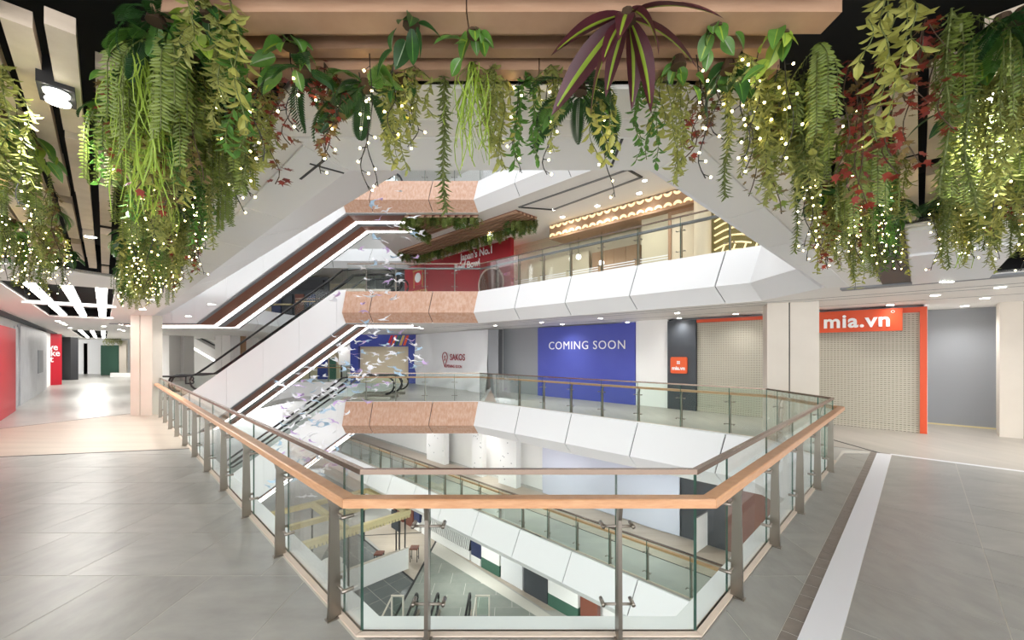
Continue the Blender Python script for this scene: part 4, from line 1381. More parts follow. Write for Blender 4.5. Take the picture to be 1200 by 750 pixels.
# ------------------------------------------------------------------ lower walkway walls and ground floor shops
w2 = struct('wall_lower', 'walls of the walkway one storey down')
def wseg(px0, px1, z0, z1, c, m, parent, nm, proud=0.0, th=0.1):
    return wallseg(px0, px1, z0, z1, c, proud, th).build(nm, m, parent)
wseg(330, 1300, -LV, -LV + SOF, 19.6, 'white_paint', w2, 'wall_base')
tp2 = thing('tarpaulin', 'large pale blue tarpaulin stretched over a shop front one storey down', 'tarpaulin', (*wp(716, 19.2).xy, -LV))
a, b = wp(636, 19.2), wp(796.5, 19.2)
rr = random.Random(8)
NX, NZ = 50, 18
vs = []
for j in range(NZ + 1):
    for i in range(NX + 1):
        t, zt = i / NX, j / NZ
        sag = 0.02 * math.sin(9 * t + 5 * zt) + 0.015 * math.sin(23 * t - 7 * zt + 1) + 0.03 * abs(math.sin(6 * (t - zt * 0.7)))
        p = a + (b - a) * t + WN * sag
        vs.append((p.x, p.y, -LV + 0.02 + zt * 2.9))
MB().add(vs, [(j * (NX + 1) + i, j * (NX + 1) + i + 1, (j + 1) * (NX + 1) + i + 1, (j + 1) * (NX + 1) + i) for j in range(NZ) for i in range(NX)]).build('sheet', 'tarp_blue', tp2, recalc=False, smooth=True)
MB().tube([(a.x, a.y, -LV + 2.95), (b.x, b.y, -LV + 2.95)], 0.02, 6).build('cord', 'grey_metal', tp2)
wseg(797, 850, -LV, -LV + SOF, 19.3, 'dark_grey', w2, 'wall_panel')
wseg(850, 1010, -LV, -LV + SOF, 19.3, 'brown_panel', w2, 'wall_panel')
a = gp(815, 648, -LV)
o = thing('hoarding', 'white hoarding standing on the floor beside the blue tarpaulin', 'hoarding', a)
MB().obox(a, gp(850, 622, -LV) - a, Vector((0.1, 0.06, 0)), (0, 0, 1.05)).build('panel', 'white_paint', o)
MB().obox(a + Vector((0, 0, 1.05)), gp(850, 622, -LV) - a, Vector((0.1, 0.06, 0)), (0, 0, 0.03)).build('top_trim', 'grey_metal', o)
for px0, px1, lab in ((500, 521, 'white perforated pier one storey down by the glass shop front'), (553, 565, 'white perforated pier behind the lower balustrade'), (584, 605, 'white speckled partition beside the pale blue tarpaulin')):
    a, b = wp(px0, 18.6), wp(px1, 18.6)
    o = thing('partition', lab, 'partition', (a.x, a.y, -LV))
    MB().obox(Vector((a.x, a.y, -LV)), b - a, WN * -0.3, (0, 0, 2.95)).build('panel', 'white_panel', o)
    d_ = MB()
    for k in range(14):
        p = a + (b - a) * rr.uniform(0.1, 0.9)
        d_.obox(Vector((p.x, p.y, -LV + rr.uniform(0.2, 2.7))) + WN * 0.002, WD * 0.05, WN * 0.004, (0, 0, 0.05))
    d_.build('speckles', 'mid_grey', o, kind='stuff')
w0 = struct('wall_ground', 'ground floor shop fronts under the lower white parapet')
CG = 18.1
wseg(380, 900, ZG, ZG + SOF, CG + 0.5, 'white_paint', w0, 'wall_base')
items = [(461, 472, 'brown_panel', 0, 2.4, 'brown timber panel on the ground floor wall'), (475, 483.5, 'brown_panel', 0, 2.4, 'second brown timber panel beside a dark window'),
         (485, 491.5, 'navy', 0.5, 2.0, 'narrow dark window between brown panel and vent grille'), (552, 563, 'navy', 0.35, 2.0, 'dark shop window in a white frame after the vent grille'),
         (564, 585, 'white_paint', 0.5, 2.6, 'white shop board on a teal plinth'), (587, 612, 'tarp', 0, 2.6, 'white striped sheet over a ground floor shop'),
         (614, 641, 'dark_grey', 0, 2.3, 'dark patterned shop window on the ground floor'), (642, 677, 'white_paint', 0.5, 2.6, 'wide white shop board on a teal plinth'),
         (680, 700, 'brown_panel', 0, 2.3, 'dark red shop front at the end of the ground floor')]
for px0, px1, m, z0, z1, lab in items:
    a = wp(px0, CG)
    o = thing('shop_unit', lab, 'shopfront', (a.x, a.y, ZG))
    wallseg(px0, px1, ZG + z0, ZG + z1, CG, 0, 0.2).build('face', m, o)
    if z0 > 0:
        wallseg(px0, px1, ZG, ZG + z0 - 0.003, CG, 0.0, 0.2).build('plinth', 'green_shutter' if m == 'white_paint' else 'white_paint', o)
        wallseg(px0, px1, ZG + z1 + 0.003, ZG + z1 + 0.1, CG, 0.02, 0.2).build('head_trim', 'white_paint', o)
    else:
        wallseg(px0, px1, ZG + z1 + 0.003, ZG + z1 + 0.12, CG, 0.02, 0.2).build('head_trim', 'grey_metal', o)
a, b = wp(494, CG), wp(550, CG)
o = thing('vent_grille', 'long slatted vent grille above the plank floor', 'grille', (a.x, a.y, ZG + 0.4))
MB().obox(Vector((a.x, a.y, ZG + 0.45)), b - a, WN * -0.15, (0, 0, 0.95)).build('backing', 'vent_dark', o)
MB().obox(Vector((a.x, a.y, ZG)), b - a, WN * -0.15, (0, 0, 0.44)).build('plinth', 'white_paint', o)
Lg = (b - a).length
for k in range(34):
    p = a + (b - a) * (k / 34)
    MB().extrude([Vector((p.x, p.y, ZG + 0.47)), Vector((p.x, p.y, ZG + 0.47)) + WD * 0.06, Vector((p.x, p.y, ZG + 1.37)) + WD * 0.26, Vector((p.x, p.y, ZG + 1.37)) + WD * 0.2], WN * 0.03).build('slat', 'white_paint', o)

# kiosk with a yellow ring beam
K0 = Vector((-4.9, 19.4, 0))
ka, kb = -V, U
LA, LBk = 6.2, 4.3
zk = ZG + 2.6
kz = thing('kiosk', 'open kiosk with pale yellow ring beams, black posts and a low white wall', 'kiosk', (K0.x, K0.y, ZG))
def beam(p, q, m='yellow_frame', h=0.22, w=0.22, nm='beam'):
    d = (q - p).normalized()
    n = Vector((-d.y, d.x, 0)) * w / 2
    MB().obox(Vector((p.x, p.y, zk)) - n, q - p, n * 2, (0, 0, h)).build(nm, m, kz)
c00, c10, c01, c11 = K0, K0 + ka * LA, K0 + kb * LBk, K0 + ka * LA + kb * LBk
beam(c00, c10); beam(c00, c01); beam(c10, c11); beam(c01, c11)
beam(c00 + ka * 2.9, c01 + ka * 2.9); beam(c00 + kb * 2.1, c10 + kb * 2.1)
flut = MB()
for k in range(40):
    p = c00 + ka * (LA * k / 40) + ka * 0.02
    flut.obox(Vector((p.x, p.y, zk - 0.10)) - kb * 0.13, ka * 0.1, kb * 0.08, (0, 0, 0.12))
flut.build('fluted_edge', 'yellow_frame', kz)
for p in (c00 + ka * 0.15 + kb * 0.1, c00 + ka * 0.45 + kb * 0.1, c00 + ka * 2.9, c10 - ka * 0.2, c01 + ka * 0.2, c01 + ka * 2.9, c11 - ka * 0.2, c00 + kb * 1.2):
    MB().box(p.x - 0.03, p.y - 0.03, ZG, p.x + 0.03, p.y + 0.03, zk).build('post', 'black_metal', kz)
MB().obox(Vector((c00.x, c00.y, ZG)) + kb * 0.05, ka * LA, kb * 0.1, (0, 0, 1.0)).build('low_wall', 'white_paint', kz)
MB().obox(Vector((c00.x, c00.y, ZG + 1.0)) + kb * 0.03, ka * LA, kb * 0.14, (0, 0, 0.03)).build('wall_cap', 'column_stone', kz)
MB().obox(Vector((c00.x, c00.y, ZG + 1.6)) + kb * 0.6 + ka * 0.1, kb * 0.8, ka * 0.06, (0, 0, 0.9)).build('screen', 'dark_grey', kz)
p = c00 + ka * 3.3 + kb * 0.8
ds = thing('display_stand', 'white three-tier display stand inside the kiosk', 'stand', (p.x, p.y, ZG))
for k, (r_, z_) in enumerate(((0.75, 0.5), (0.6, 0.85), (0.45, 1.2))):
    MB().cyl((p.x, p.y, ZG + z_), r_, 0.07, 24).build('shelf', 'white_paint', ds)
MB().cyl((p.x, p.y, ZG), 0.2, 1.2, 16).build('stem', 'white_paint', ds)
for k in range(6):
    p = c00 + ka * (3.6 + (k % 3) * 0.7) + kb * (2.5 + (k // 3) * 0.75)
    o = thing('display_table', 'small square display table with pale top in the kiosk', 'table', (p.x, p.y, ZG), 'kiosk display tables')
    MB().obox(Vector((p.x, p.y, ZG + 0.72)) - ka * 0.28 - kb * 0.28, ka * 0.56, kb * 0.56, (0, 0, 0.05)).build('tabletop', 'column_stone', o)
    for sa in (-1, 1):
        for sb in (-1, 1):
            q = p + ka * 0.24 * sa + kb * 0.24 * sb
            MB().box(q.x - 0.02, q.y - 0.02, ZG, q.x + 0.02, q.y + 0.02, ZG + 0.72).build('leg', 'black_metal', o)
def stool(p, lab):
    o = thing('stool', lab, 'stool', (p.x, p.y, ZG))
    MB().box(p.x - 0.2, p.y - 0.2, ZG + 0.62, p.x + 0.2, p.y + 0.2, ZG + 0.68).build('seat', 'brown_panel', o)
    for sx in (-1, 1):
        for sy in (-1, 1):
            MB().box(p.x + sx * 0.17 - 0.015, p.y + sy * 0.17 - 0.015, ZG, p.x + sx * 0.17 + 0.015, p.y + sy * 0.17 + 0.015, ZG + 0.62).build('leg', 'black_metal', o)
    for sx in (-1, 1):
        MB().box(p.x + sx * 0.17 - 0.01, p.y - 0.17, ZG + 0.2, p.x + sx * 0.17 + 0.01, p.y + 0.17, ZG + 0.22).build('stretcher', 'black_metal', o)
stool(c00 + ka * 0.9 + kb * 1.2, 'small brown stool inside the kiosk by the black posts')
stool(c00 - ka * 0.6 + kb * 0.5, 'black wire stool outside the end of the low white wall')

# top ends of the escalators that go down from the ground floor
for k, (px, lab) in enumerate(((487, 'black looped handrail of the ground floor escalator beside the glass barrier'), (512, 'black looped handrail in the middle of the ground floor escalators'), (550, 'black looped handrail of the ground floor escalator by the beige frame'))):
    p = gp(px, 726, ZG)
    o = thing('escalator_newel', lab, 'escalator', (p.x, p.y, ZG))
    loop = [(p.x, p.y + 0.35 * math.sin(t), ZG + 0.62 + 0.33 * math.cos(t)) for t in [math.pi * q / 8 for q in range(9)]]
    loop = [(p.x, p.y - 1.6, ZG + 0.95)] + loop + [(p.x, p.y - 1.6, ZG + 0.29)]
    MB().tube(loop, 0.045, 8).build('handrail', 'rubber', o, smooth=True)
    MB().box(p.x - 0.008, p.y - 1.6, ZG + 0.05, p.x + 0.008, p.y + 0.2, ZG + 0.9).build('glass_pane', 'glass_green', o)
    MB().box(p.x - 0.08, p.y - 1.6, ZG, p.x + 0.08, p.y + 0.45, ZG + 0.12).build('skirt', 'steel', o)
for px0, px1, lab in ((458, 473, 'low glass barrier in a pale metal frame beside the ground escalator'), (557, 574, 'low glass barrier in a beige frame at the ground escalator end')):
    a, b = gp(px0, 722, ZG), gp(px1, 722, ZG)
    o = thing('barrier', lab, 'barrier', a)
    h_ = 0.75
    for q0, q1 in ((a, b),):
        MB().box(a.x, a.y, ZG, a.x + 0.06, a.y + 0.06, ZG + h_).build('frame_post', 'column_stone', o)
        MB().box(b.x - 0.06, a.y, ZG, b.x, a.y + 0.06, ZG + h_).build('frame_post', 'column_stone', o)
        MB().box(a.x, a.y, ZG + h_, b.x, a.y + 0.06, ZG + h_ + 0.05).build('frame_rail', 'column_stone', o)
        MB().box(a.x + 0.065, a.y + 0.02, ZG + 0.05, b.x - 0.065, a.y + 0.04, ZG + h_ - 0.01).build('glass_pane', 'glass_green', o)
        MB().box(a.x, a.y - 1.5, ZG + h_ - 0.05, a.x + 0.05, a.y, ZG + h_).build('side_rail', 'column_stone', o)

# ------------------------------------------------------------------ hanging paper birds
rng = random.Random(21)
def bird_mesh(name, m, flap):
    b = MB()
    wv = math.tan(flap)
    # body spindle, two bent wings, forked tail, lightly thick
    b.loft([(-0.09, -0.012, 0), (-0.09, 0.012, 0), (-0.09, 0, 0.02)], [(0.10, -0.004, 0.005), (0.10, 0.004, 0.005), (0.10, 0, 0.012)])
    for s in (-1, 1):
        p = [(0.06, 0.01 * s, 0.01), (-0.05, 0.01 * s, 0.01), (-0.02, 0.10 * s, 0.01 + 0.10 * wv), (0.07, 0.09 * s, 0.01 + 0.09 * wv), (-0.06, 0.20 * s, 0.01 + 0.16 * wv)]
        b.extrude([p[0], p[1], p[2], p[3]], (0, 0, 0.004))
        b.extrude([p[3], p[2], p[4]], (0, 0, 0.004))
    b.extrude([(-0.08, 0, 0.005), (-0.16, 0.04, 0.01), (-0.13, 0, 0.005), (-0.16, -0.04, 0.01)], (0, 0, 0.004))
    return b.mesh(name, m)
mat('paper_white', (240, 240, 244), 0.5)
mat('paper_lilac', (206, 178, 222), 0.5)
mat('paper_blue', (176, 204, 226), 0.5)
mat('thread', (214, 214, 218), 0.4)
BIRDS = [(bird_mesh('bird', m, f), l) for m, l in (('paper_white', 'white'), ('paper_lilac', 'lilac'), ('paper_blue', 'pale blue')) for f in (0.2, 0.5, -0.2)]
ribbon = [(472, 238, 1), (468, 262, 1.2), (452, 300, 1.5), (440, 340, 1.3), (430, 372, 1.4), (452, 400, 3), (462, 420, 3), (430, 432, 3), (400, 448, 3.2), (372, 466, 3.2), (352, 486, 3), (360, 505, 2.6), (345, 535, 2.4), (372, 548, 2)]
tw = sum(r[2] for r in ribbon)
placed = []
nb = 0
while nb < 250:
    k = rng.uniform(0, tw)
    i = 0
    while k > ribbon[i][2]:
        k -= ribbon[i][2]
        i += 1
    j = min(i + 1, len(ribbon) - 1)
    t = rng.random()
    px = ribbon[i][0] * (1 - t) + ribbon[j][0] * t + rng.gauss(0, 24)
    py = ribbon[i][1] * (1 - t) + ribbon[j][1] * t + rng.gauss(0, 15)
    if px < 312 or px > 498:
        continue
    Y = rng.uniform(12.6, 15.0)
    X = (px - CX) / F * Y
    z = zat(py, Y)
    if X + Y < 3.0:
        continue
    if any((X - q[0]) ** 2 + (Y - q[1]) ** 2 + (z - q[2]) ** 2 < 0.08 for q in placed):
        continue
    placed.append((X, Y, z))
    me, cname = BIRDS[rng.choice((0, 1, 2, 0, 1, 2, 0, 1, 3, 4, 5, 6, 7, 8))]
    o = bpy.data.objects.new('paper_bird', me)
    COL.objects.link(o)
    o.location = (X, Y, z)
    o.rotation_euler = (rng.uniform(-0.5, 0.5), rng.uniform(-0.5, 0.5), rng.uniform(0, 6.28))
    s_ = rng.uniform(0.85, 1.25)
    o.scale = (s_, s_, s_)
    up = 'below the copper landing beside the lower escalator' if z < 0 else ('in front of the white escalator panel' if z < 3.4 else 'hanging high by the upper copper fascia')
    tag(o, cname + ' paper bird ' + up, 'bird ornament', 'hanging paper birds')
    nb += 1

# ------------------------------------------------------------------ hanging greenery
rng = random.Random(77)
def leaf(mb, base, d, n, L, W, mi=0, fold=0.25):
    """pointed oval leaf: 6 vertices, folded along the midrib"""
    base, d = Vector(base), Vector(d).normalized()
    s = d.cross(Vector(n))
    if s.length < 1e-4:
        s = d.orthogonal()
    s.normalize()
    nn = s.cross(d)
    dn = nn * (-W * fold)
    v = [base, base + d * L * 0.3 + s * W * 0.5 + dn, base + d * L * 0.68 + s * W * 0.42 + dn, base + d * L,
         base + d * L * 0.68 - s * W * 0.42 + dn, base + d * L * 0.3 - s * W * 0.5 + dn]
    mb.add(v, [(0, 1, 2, 3), (0, 3, 4, 5)], mi)
def star_leaf(mb, base, d, n, L, mi=0):
    """five-lobed ivy leaf"""
    base, d = Vector(base), Vector(d).normalized()
    s = d.cross(Vector(n))
    if s.length < 1e-4:
        s = d.orthogonal()
    s.normalize()
    c = base + d * L * 0.42
    tips = []
    for k in range(5):
        a = math.radians(-112 + 56 * k)
        r = L * (0.58 if k == 2 else 0.5 if k in (1, 3) else 0.42)
        tips.append(c + (d * math.cos(a) + s * math.sin(a)) * r)
        if k < 4:
            a2 = a + math.radians(28)
            tips.append(c + (d * math.cos(a2) + s * math.sin(a2)) * L * 0.2)
    v = [base, c] + tips
    fs = [(1, 2 + k, 3 + k) for k in range(len(tips) - 1)] + [(1, 0, 2), (1, len(v) - 1, 0)]
    mb.add(v, fs, mi)
def strand(r, L, wob=0.02, n=12, x0=0, y0=0, spread=0.05):
    dx, dy = r.uniform(-spread, spread), r.uniform(-spread, spread)
    p1, p2 = r.uniform(0, 6), r.uniform(0, 6)
    return [Vector((x0 + dx * min(1, 3 * k / n) + wob * math.sin(p1 + k * 0.7) * k / n, y0 + dy * min(1, 3 * k / n) + wob * math.sin(p2 + k * 0.6) * k / n, -L * k / n)) for k in range(n + 1)]
def at(path, t):
    f = t * (len(path) - 1)
    i = min(int(f), len(path) - 2)
    return path[i].lerp(path[i + 1], f - i), (path[i + 1] - path[i]).normalized()

def vine_willow(r, L, leafm, ll=0.038, lw=0.014, step=0.0125, strands=4):
    st, fo = MB(), MB()
    for s in range(strands):
        Ls = L * (1 if s == 0 else r.uniform(0.5, 0.98))
        p = strand(r, Ls, 0.02, 12, 0, 0, 0.05)
        st.tube(p, 0.0018, 4)
        n = int(Ls / step)
        for k in range(n):
            q, t = at(p, (k + 0.5) / n)
            a = k * 2.4 + r.uniform(-0.5, 0.5)
            for e in (0, math.pi):
                o = Vector((math.cos(a + e), math.sin(a + e), 0))
                sc = r.uniform(0.75, 1.2)
                leaf(fo, q, o * r.uniform(0.6, 1.0) + Vector((0, 0, r.uniform(-1.0, 0.15))), Vector((0, 0, 1)) + o * 0.3, ll * sc, lw * sc)
    return st, fo, [leafm]
def vine_tail(r, L, leafm):
    st, fo = MB(), MB()
    p = strand(r, L, 0.015, 12, 0, 0, 0.02)
    st.tube(p, 0.004, 5)
    n = int(L / 0.0034)
    for k in range(n):
        q, t = at(p, (k + 0.5) / n)
        a = k * 2.399
        o = Vector((math.cos(a), math.sin(a), 0))
        leaf(fo, q, o + Vector((0, 0, r.uniform(-0.9, -0.2))), Vector((0, 0, 1)), r.uniform(0.03, 0.046), 0.011)
    return st, fo, [leafm]
def vine_ivy(r, L, mats_, strands=3, size=0.042):
    st, fo = MB(), MB()
    for s in range(strands):
        Ls = L * (1 if s == 0 else r.uniform(0.5, 0.95))
        p = strand(r, Ls, 0.03, 12, 0, 0, 0.06)
        st.tube(p, 0.0022, 4)
        n = int(Ls / 0.014)
        for k in range(n):
            q, t = at(p, (k + 0.5) / n)
            a = r.uniform(0, 6.28)
            o = Vector((math.cos(a), math.sin(a), 0))
            b = q + o * r.uniform(0.005, 0.03)
            star_leaf(fo, b, o * 0.7 + Vector((0, 0, r.uniform(-1.0, 0.0))), o + Vector((0, 0, r.uniform(0, 1))), size * r.uniform(0.7, 1.2), 0 if r.random() < 0.68 else 1)
    return st, fo, mats_
def vine_grass(r, L, leafm, blades=42):
    st, fo = MB(), MB()
    st.tube([(0, 0, 0), (0, 0, -0.05)], 0.01, 6)
    for k in range(blades):
        a = r.uniform(0, 6.28)
        o = Vector((math.cos(a), math.sin(a), 0))
        R = r.uniform(0.01, 0.075)
        Lb = L * r.uniform(0.35, 1.0)
        side = Vector((-o.y, o.x, 0)) * 0.0022
        pts = []
        ph = r.uniform(0, 6)
        cw = r.uniform(0.015, 0.06)
        for j in range(8):
            t = j / 7
            pts.append(o * (R * min(1, t * 2.5) + 0.012 * math.sin(ph + 4 * t)) + Vector((cw * math.sin(ph * 2 + 5 * t) * t, cw * math.cos(ph * 3 + 4 * t) * t, 0.03 * math.sin(min(t * 4, math.pi)) - Lb * t)))
        vs = []
        for q in pts:
            vs += [q - side, q + side]
        fo.add(vs, [(2 * j, 2 * j + 1, 2 * j + 3, 2 * j + 2) for j in range(7)])
    return st, fo, [leafm]
def frond_mesh(name, r, L, W, m, droop=0.5, leaflets=22):
    b = MB()
    path = []
    for k in range(11):
        t = k / 10
        path.append(Vector((L * math.sin(t * (1.2)) / 1.2 * 1.05, 0, 0.05 * t - droop * L * t * t * 0.8)))
    b.tube(path, 0.0035, 4, 0, 0.001)
    for k in range(leaflets):
        t = 0.1 + 0.9 * k / leaflets
        q, d = at(path, t)
        w = W * math.sin(math.pi * (0.12 + 0.88 * t)) ** 0.7
        for s in (-1, 1):
            leaf(b, q, Vector((0.45, s, -0.18)) + d * 0.3, Vector((0, 0, 1)), w, 0.011, 0, 0.15)
    return b.mesh(name, m, recalc=False)
def vine_fern(r, L, leafm):
    """bunch of drooping narrow fern sprays"""
    st, fo = MB(), MB()
    st.tube([(0, 0, 0), (0, 0, -0.06)], 0.008, 5)
    for k in range(9):
        a = r.uniform(0, 6.28)
        o = Vector((math.cos(a), math.sin(a), 0))
        Lf = L * r.uniform(0.55, 1.0)
        R = r.uniform(0.02, 0.12)
        pts = [o * R * min(1, 2.2 * t) + Vector((0, 0, 0.02 * math.sin(min(3.14, 5 * t)) - Lf * t)) for t in [j / 10 for j in range(11)]]
        st.tube(pts, 0.0018, 3)
        n = int(Lf / 0.013)
        for j in range(n):
            q, d = at(pts, (j + 0.5) / n)
            sd = Vector((-o.y, o.x, 0))
            for s in (-1, 1):
                leaf(fo, q, sd * s + Vector((0, 0, -0.45)) + o * r.uniform(-0.3, 0.3), o, r.uniform(0.022, 0.036), 0.009, 0, 0.1)
    return st, fo, [leafm]

KIND = {}
def kind(key, label, fn, stem='stem_green', lengths=(0.34, 0.44, 0.54, 0.62)):
    for i, L in enumerate(lengths):
        r = random.Random(sum(map(ord, key)) % 7 + i * 13 + len(key) * 101)
        st, fo, ms = fn(r, L)
        KIND.setdefault(key, []).append((L, st.mesh('stem', stem, smooth=True), fo.mesh('foliage', ms, recalc=False)))
    KIND[key + '_label'] = label
kind('willow', 'pale green small-leaved trailing vine', lambda r, L: vine_willow(r, L, 'leaf_willow'))
kind('yellow', 'yellow-green trailing vine with larger oval leaves', lambda r, L: vine_willow(r, L, 'leaf_yellow', 0.055, 0.024, 0.034, 3))
kind('tail', 'dense green bottlebrush-like hanging tail', lambda r, L: vine_tail(r, L, 'leaf_tail'))
kind('red', 'red-brown ivy trail', lambda r, L: vine_ivy(r, L, ['leaf_red', 'leaf_olive']), 'stem_brown')
kind('olive', 'olive and brown ivy trail', lambda r, L: vine_ivy(r, L, ['leaf_olive', 'leaf_fern'], 3, 0.036), 'stem_brown')
kind('lime', 'lime green grassy hanging tuft', lambda r, L: vine_grass(r, L, 'leaf_lime'))
kind('fern', 'mid-green hanging fern spray', lambda r, L: vine_fern(r, L, 'leaf_fern'))
kind('deep', 'deep green trailing vine with pointed leaves', lambda r, L: vine_willow(r, L, 'leaf_bright', 0.042, 0.017, 0.02, 4))

def place_vine(key, X, Y, L, where, group, z=SOF + 0.03, scale=1.0):
    i = min(range(len(KIND[key])), key=lambda k: abs(KIND[key][k][0] - L / scale))
    L0, st, fo = KIND[key][i]
    nm_ = {'willow': 'trailing_vine', 'yellow': 'oval_leaf_vine', 'tail': 'bottlebrush_tail', 'red': 'ivy_trail', 'olive': 'ivy_trail', 'lime': 'grass_tuft', 'fern': 'hanging_fern', 'deep': 'pointed_leaf_vine'}[key]
    o = thing(nm_, KIND[key + '_label'] + ' ' + where, 'hanging plant', (X, Y, z), group)
    o.rotation_euler.z = rng.uniform(0, 6.28)
    sz = L / L0
    sxy = scale * rng.uniform(0.9, 1.15)
    o.scale = (sxy, sxy, sz)
    for nm, me in (('stem', st), ('foliage', fo)):
        c = bpy.data.objects.new(nm, me)
        COL.objects.link(c)
        c.parent = o
        if nm == 'foliage':
            c['kind'] = 'stuff'
    return o

FRONT = 'hanging from the front ceiling slats'
for key, px, bot in (('tail', 285, 218), ('willow', 312, 205), ('red', 318, 172), ('red', 372, 120), ('red', 380, 172), ('olive', 402, 196), ('willow', 458, 200), ('yellow', 470, 185),
                     ('willow', 487, 165), ('tail', 521, 246), ('lime', 553, 208), ('lime', 566, 178), ('willow', 578, 190), ('yellow', 592, 188), ('deep', 620, 195), ('willow', 646, 172), ('yellow', 703, 196), 
                     ('deep', 752, 196), ('yellow', 776, 196), ('willow', 798, 218), ('olive', 828, 150), ('red', 833, 184), ('tail', 849, 230), ('willow', 888, 200), ('willow', 894, 232), ('fern', 915, 120), ('tail', 942, 205)):
    Y = rng.uniform(1.63, 1.73)
    X = (px - CX) / F * Y
    L = (SOF + 0.03) - zat(bot, Y)
    place_vine(key, X, Y, max(0.18, L), FRONT, 'vines along the front slats')

def scatter(n, smin, smax, f, weights, where, group, Lr=(0.32, 0.6), z=SOF + 0.03):
    keys = [k for k, w in weights for _ in range(w)]
    for k in range(n):
        X, Y = f()
        place_vine(rng.choice(keys), X, Y, rng.uniform(*Lr), where, group, z)
mix = (('willow', 6), ('yellow', 2), ('tail', 2), ('red', 1), ('olive', 1), ('fern', 4), ('deep', 2))
def left_inner():
    s_ = rng.uniform(0, 1) ** 0.85
    S = rng.uniform(0.18, 0.78)
    Y = 1.62 + s_ * 4.3
    return S - Y, Y
def left_outer():
    S = rng.uniform(-0.95, -0.35)
    Y = 1.35 + rng.random() * 3.5
    return S - Y, Y
def right_inner():
    D = rng.uniform(-0.76, -0.12)
    Y = 1.55 + rng.random() * 2.2
    return Y + D, Y
def right_outer():
    D = rng.uniform(0.12, 0.8)
    Y = 1.35 + rng.random() * 1.9
    return Y + D, Y
def left_top():
    Y = rng.uniform(1.3, 2.0)
    return rng.uniform(0.0, 0.45) - Y, Y
scatter(26, 0, 0, left_top, (('willow', 4), ('fern', 4), ('yellow', 2), ('deep', 2), ('olive', 1), ('red', 1)), 'where the front slats meet the left ceiling boards', 'vines at the slat corner', (0.3, 0.55))
for k in range(12):
    X, Y = left_top()
    pass
scatter(96, 0, 0, left_inner, mix, 'massed along the edge of the left ceiling boards', 'massed left vines', (0.34, 0.6))
for px, py, L in ((160, 95, 0.62), (172, 110, 0.6), (185, 60, 0.5), (192, 190, 0.45), (150, 70, 0.45)):
    p = gp(px, py, SOF)
    place_vine('lime', p.x, p.y, L, 'beside the massed vines of the left ceiling', 'lime tufts on the left')
for px, Y, L in ((166, 1.50, 0.6), (182, 1.62, 0.55)):
    place_vine('lime', (px - CX) / F * Y, Y, L, 'beside the massed vines of the left ceiling', 'lime tufts on the left')
scatter(46, 0, 0, left_outer, (('willow', 5), ('fern', 4), ('tail', 1), ('olive', 1), ('deep', 2), ('yellow', 1)), 'above the left tiled walkway outside the ceiling boards', 'outer left vines', (0.3, 0.52))
scatter(46, 0, 0, right_inner, (('willow', 6), ('yellow', 3), ('tail', 2), ('red', 2), ('fern', 3), ('deep', 2), ('olive', 1)), 'over the white floor strip', 'vines over the floor strip', (0.34, 0.62))
scatter(48, 0, 0, right_outer, (('willow', 6), ('yellow', 3), ('tail', 3), ('red', 1), ('fern', 3), ('lime', 1), ('olive', 1)), 'outside the right ceiling boards by the twin spotlight', 'outer right vines', (0.3, 0.56))
for px, py, L, k_ in ((1085, 30, 0.5, 'red'), (1078, 60, 0.4, 'red'), (1115, 20, 0.62, 'tail'), (1128, 40, 0.66, 'tail'), (1040, 0, 0.42, 'yellow'), (1062, 5, 0.46, 'yellow'), (1185, 60, 0.5, 'willow'), (960, 60, 0.5, 'fern')):
    p = gp(px, py, SOF)
    place_vine(k_, p.x, p.y, L, 'in the dense growth over the right walkway', 'dense right vines')

# ---- leafy clumps with separate leaves
def big_leaf(name, L, W, mats_, stripe=0.0, curl=0.35, n=8):
    b = MB()
    def wid(t):
        return W * (math.sin(math.pi * min(1, t * 0.94 + 0.06)) ** 0.8) * (1 - 0.25 * t)
    rows = []
    for k in range(n + 1):
        t = k / n
        z = -curl * L * t * t
        w = wid(t) if k < n else 0.0005
        cols = (-1, -0.5, -stripe, 0, stripe, 0.5, 1) if stripe else (-1, -0.5, 0, 0.5, 1)
        rows.append([(L * t, w * c * 0.5, z + abs(c) * w * 0.16 * (1 if c else 0)) for c in cols])
    nc = len(rows[0])
    vs = [v for r_ in rows for v in r_]
    for k in range(n):
        for c in range(nc - 1):
            mi = 1 if stripe and c in (2, 3) and k < n - 1 else 0
            b.add([], [], 0)
    b.v = vs
    for k in range(n):
        for c in range(nc - 1):
            b.f.append((k * nc + c, k * nc + c + 1, (k + 1) * nc + c + 1, (k + 1) * nc + c))
            b.m.append(1 if stripe and c in (2, 3) and k < n - 1 else 0)
    return b.mesh(name, mats_, recalc=False, smooth=True)
LEAVES = {
    'pothos': [big_leaf('leaf', 0.10, 0.075, ['leaf_bright', 'leaf_stripe'], 0.12), big_leaf('leaf', 0.085, 0.06, ['leaf_bright', 'leaf_frost'], 0.1)],
    'dark': [big_leaf('leaf', 0.11, 0.08, ['leaf_dark', 'leaf_frost'], 0.06), big_leaf('leaf', 0.13, 0.06, ['leaf_dark', 'leaf_bright'], 0.08)],
    'bright': [big_leaf('leaf', 0.12, 0.07, ['leaf_bright', 'leaf_lime'], 0.06), big_leaf('leaf', 0.09, 0.07, ['leaf_lime', 'leaf_bright'], 0.06)],
    'ti': [big_leaf('leaf', 0.30, 0.085, ['leaf_purple', 'leaf_stripe'], 0.2, 0.30, 10), big_leaf('leaf', 0.26, 0.075, ['leaf_purple', 'leaf_stripe'], 0.2, 0.30, 10)],
    'cycad': [frond_mesh('frond', rng, 0.24, 0.06, 'leaf_dark', 0.6), frond_mesh('frond', rng, 0.22, 0.065, 'leaf_bright', 0.75), frond_mesh('frond', rng, 0.26, 0.055, 'leaf_dark', 0.8)],
}
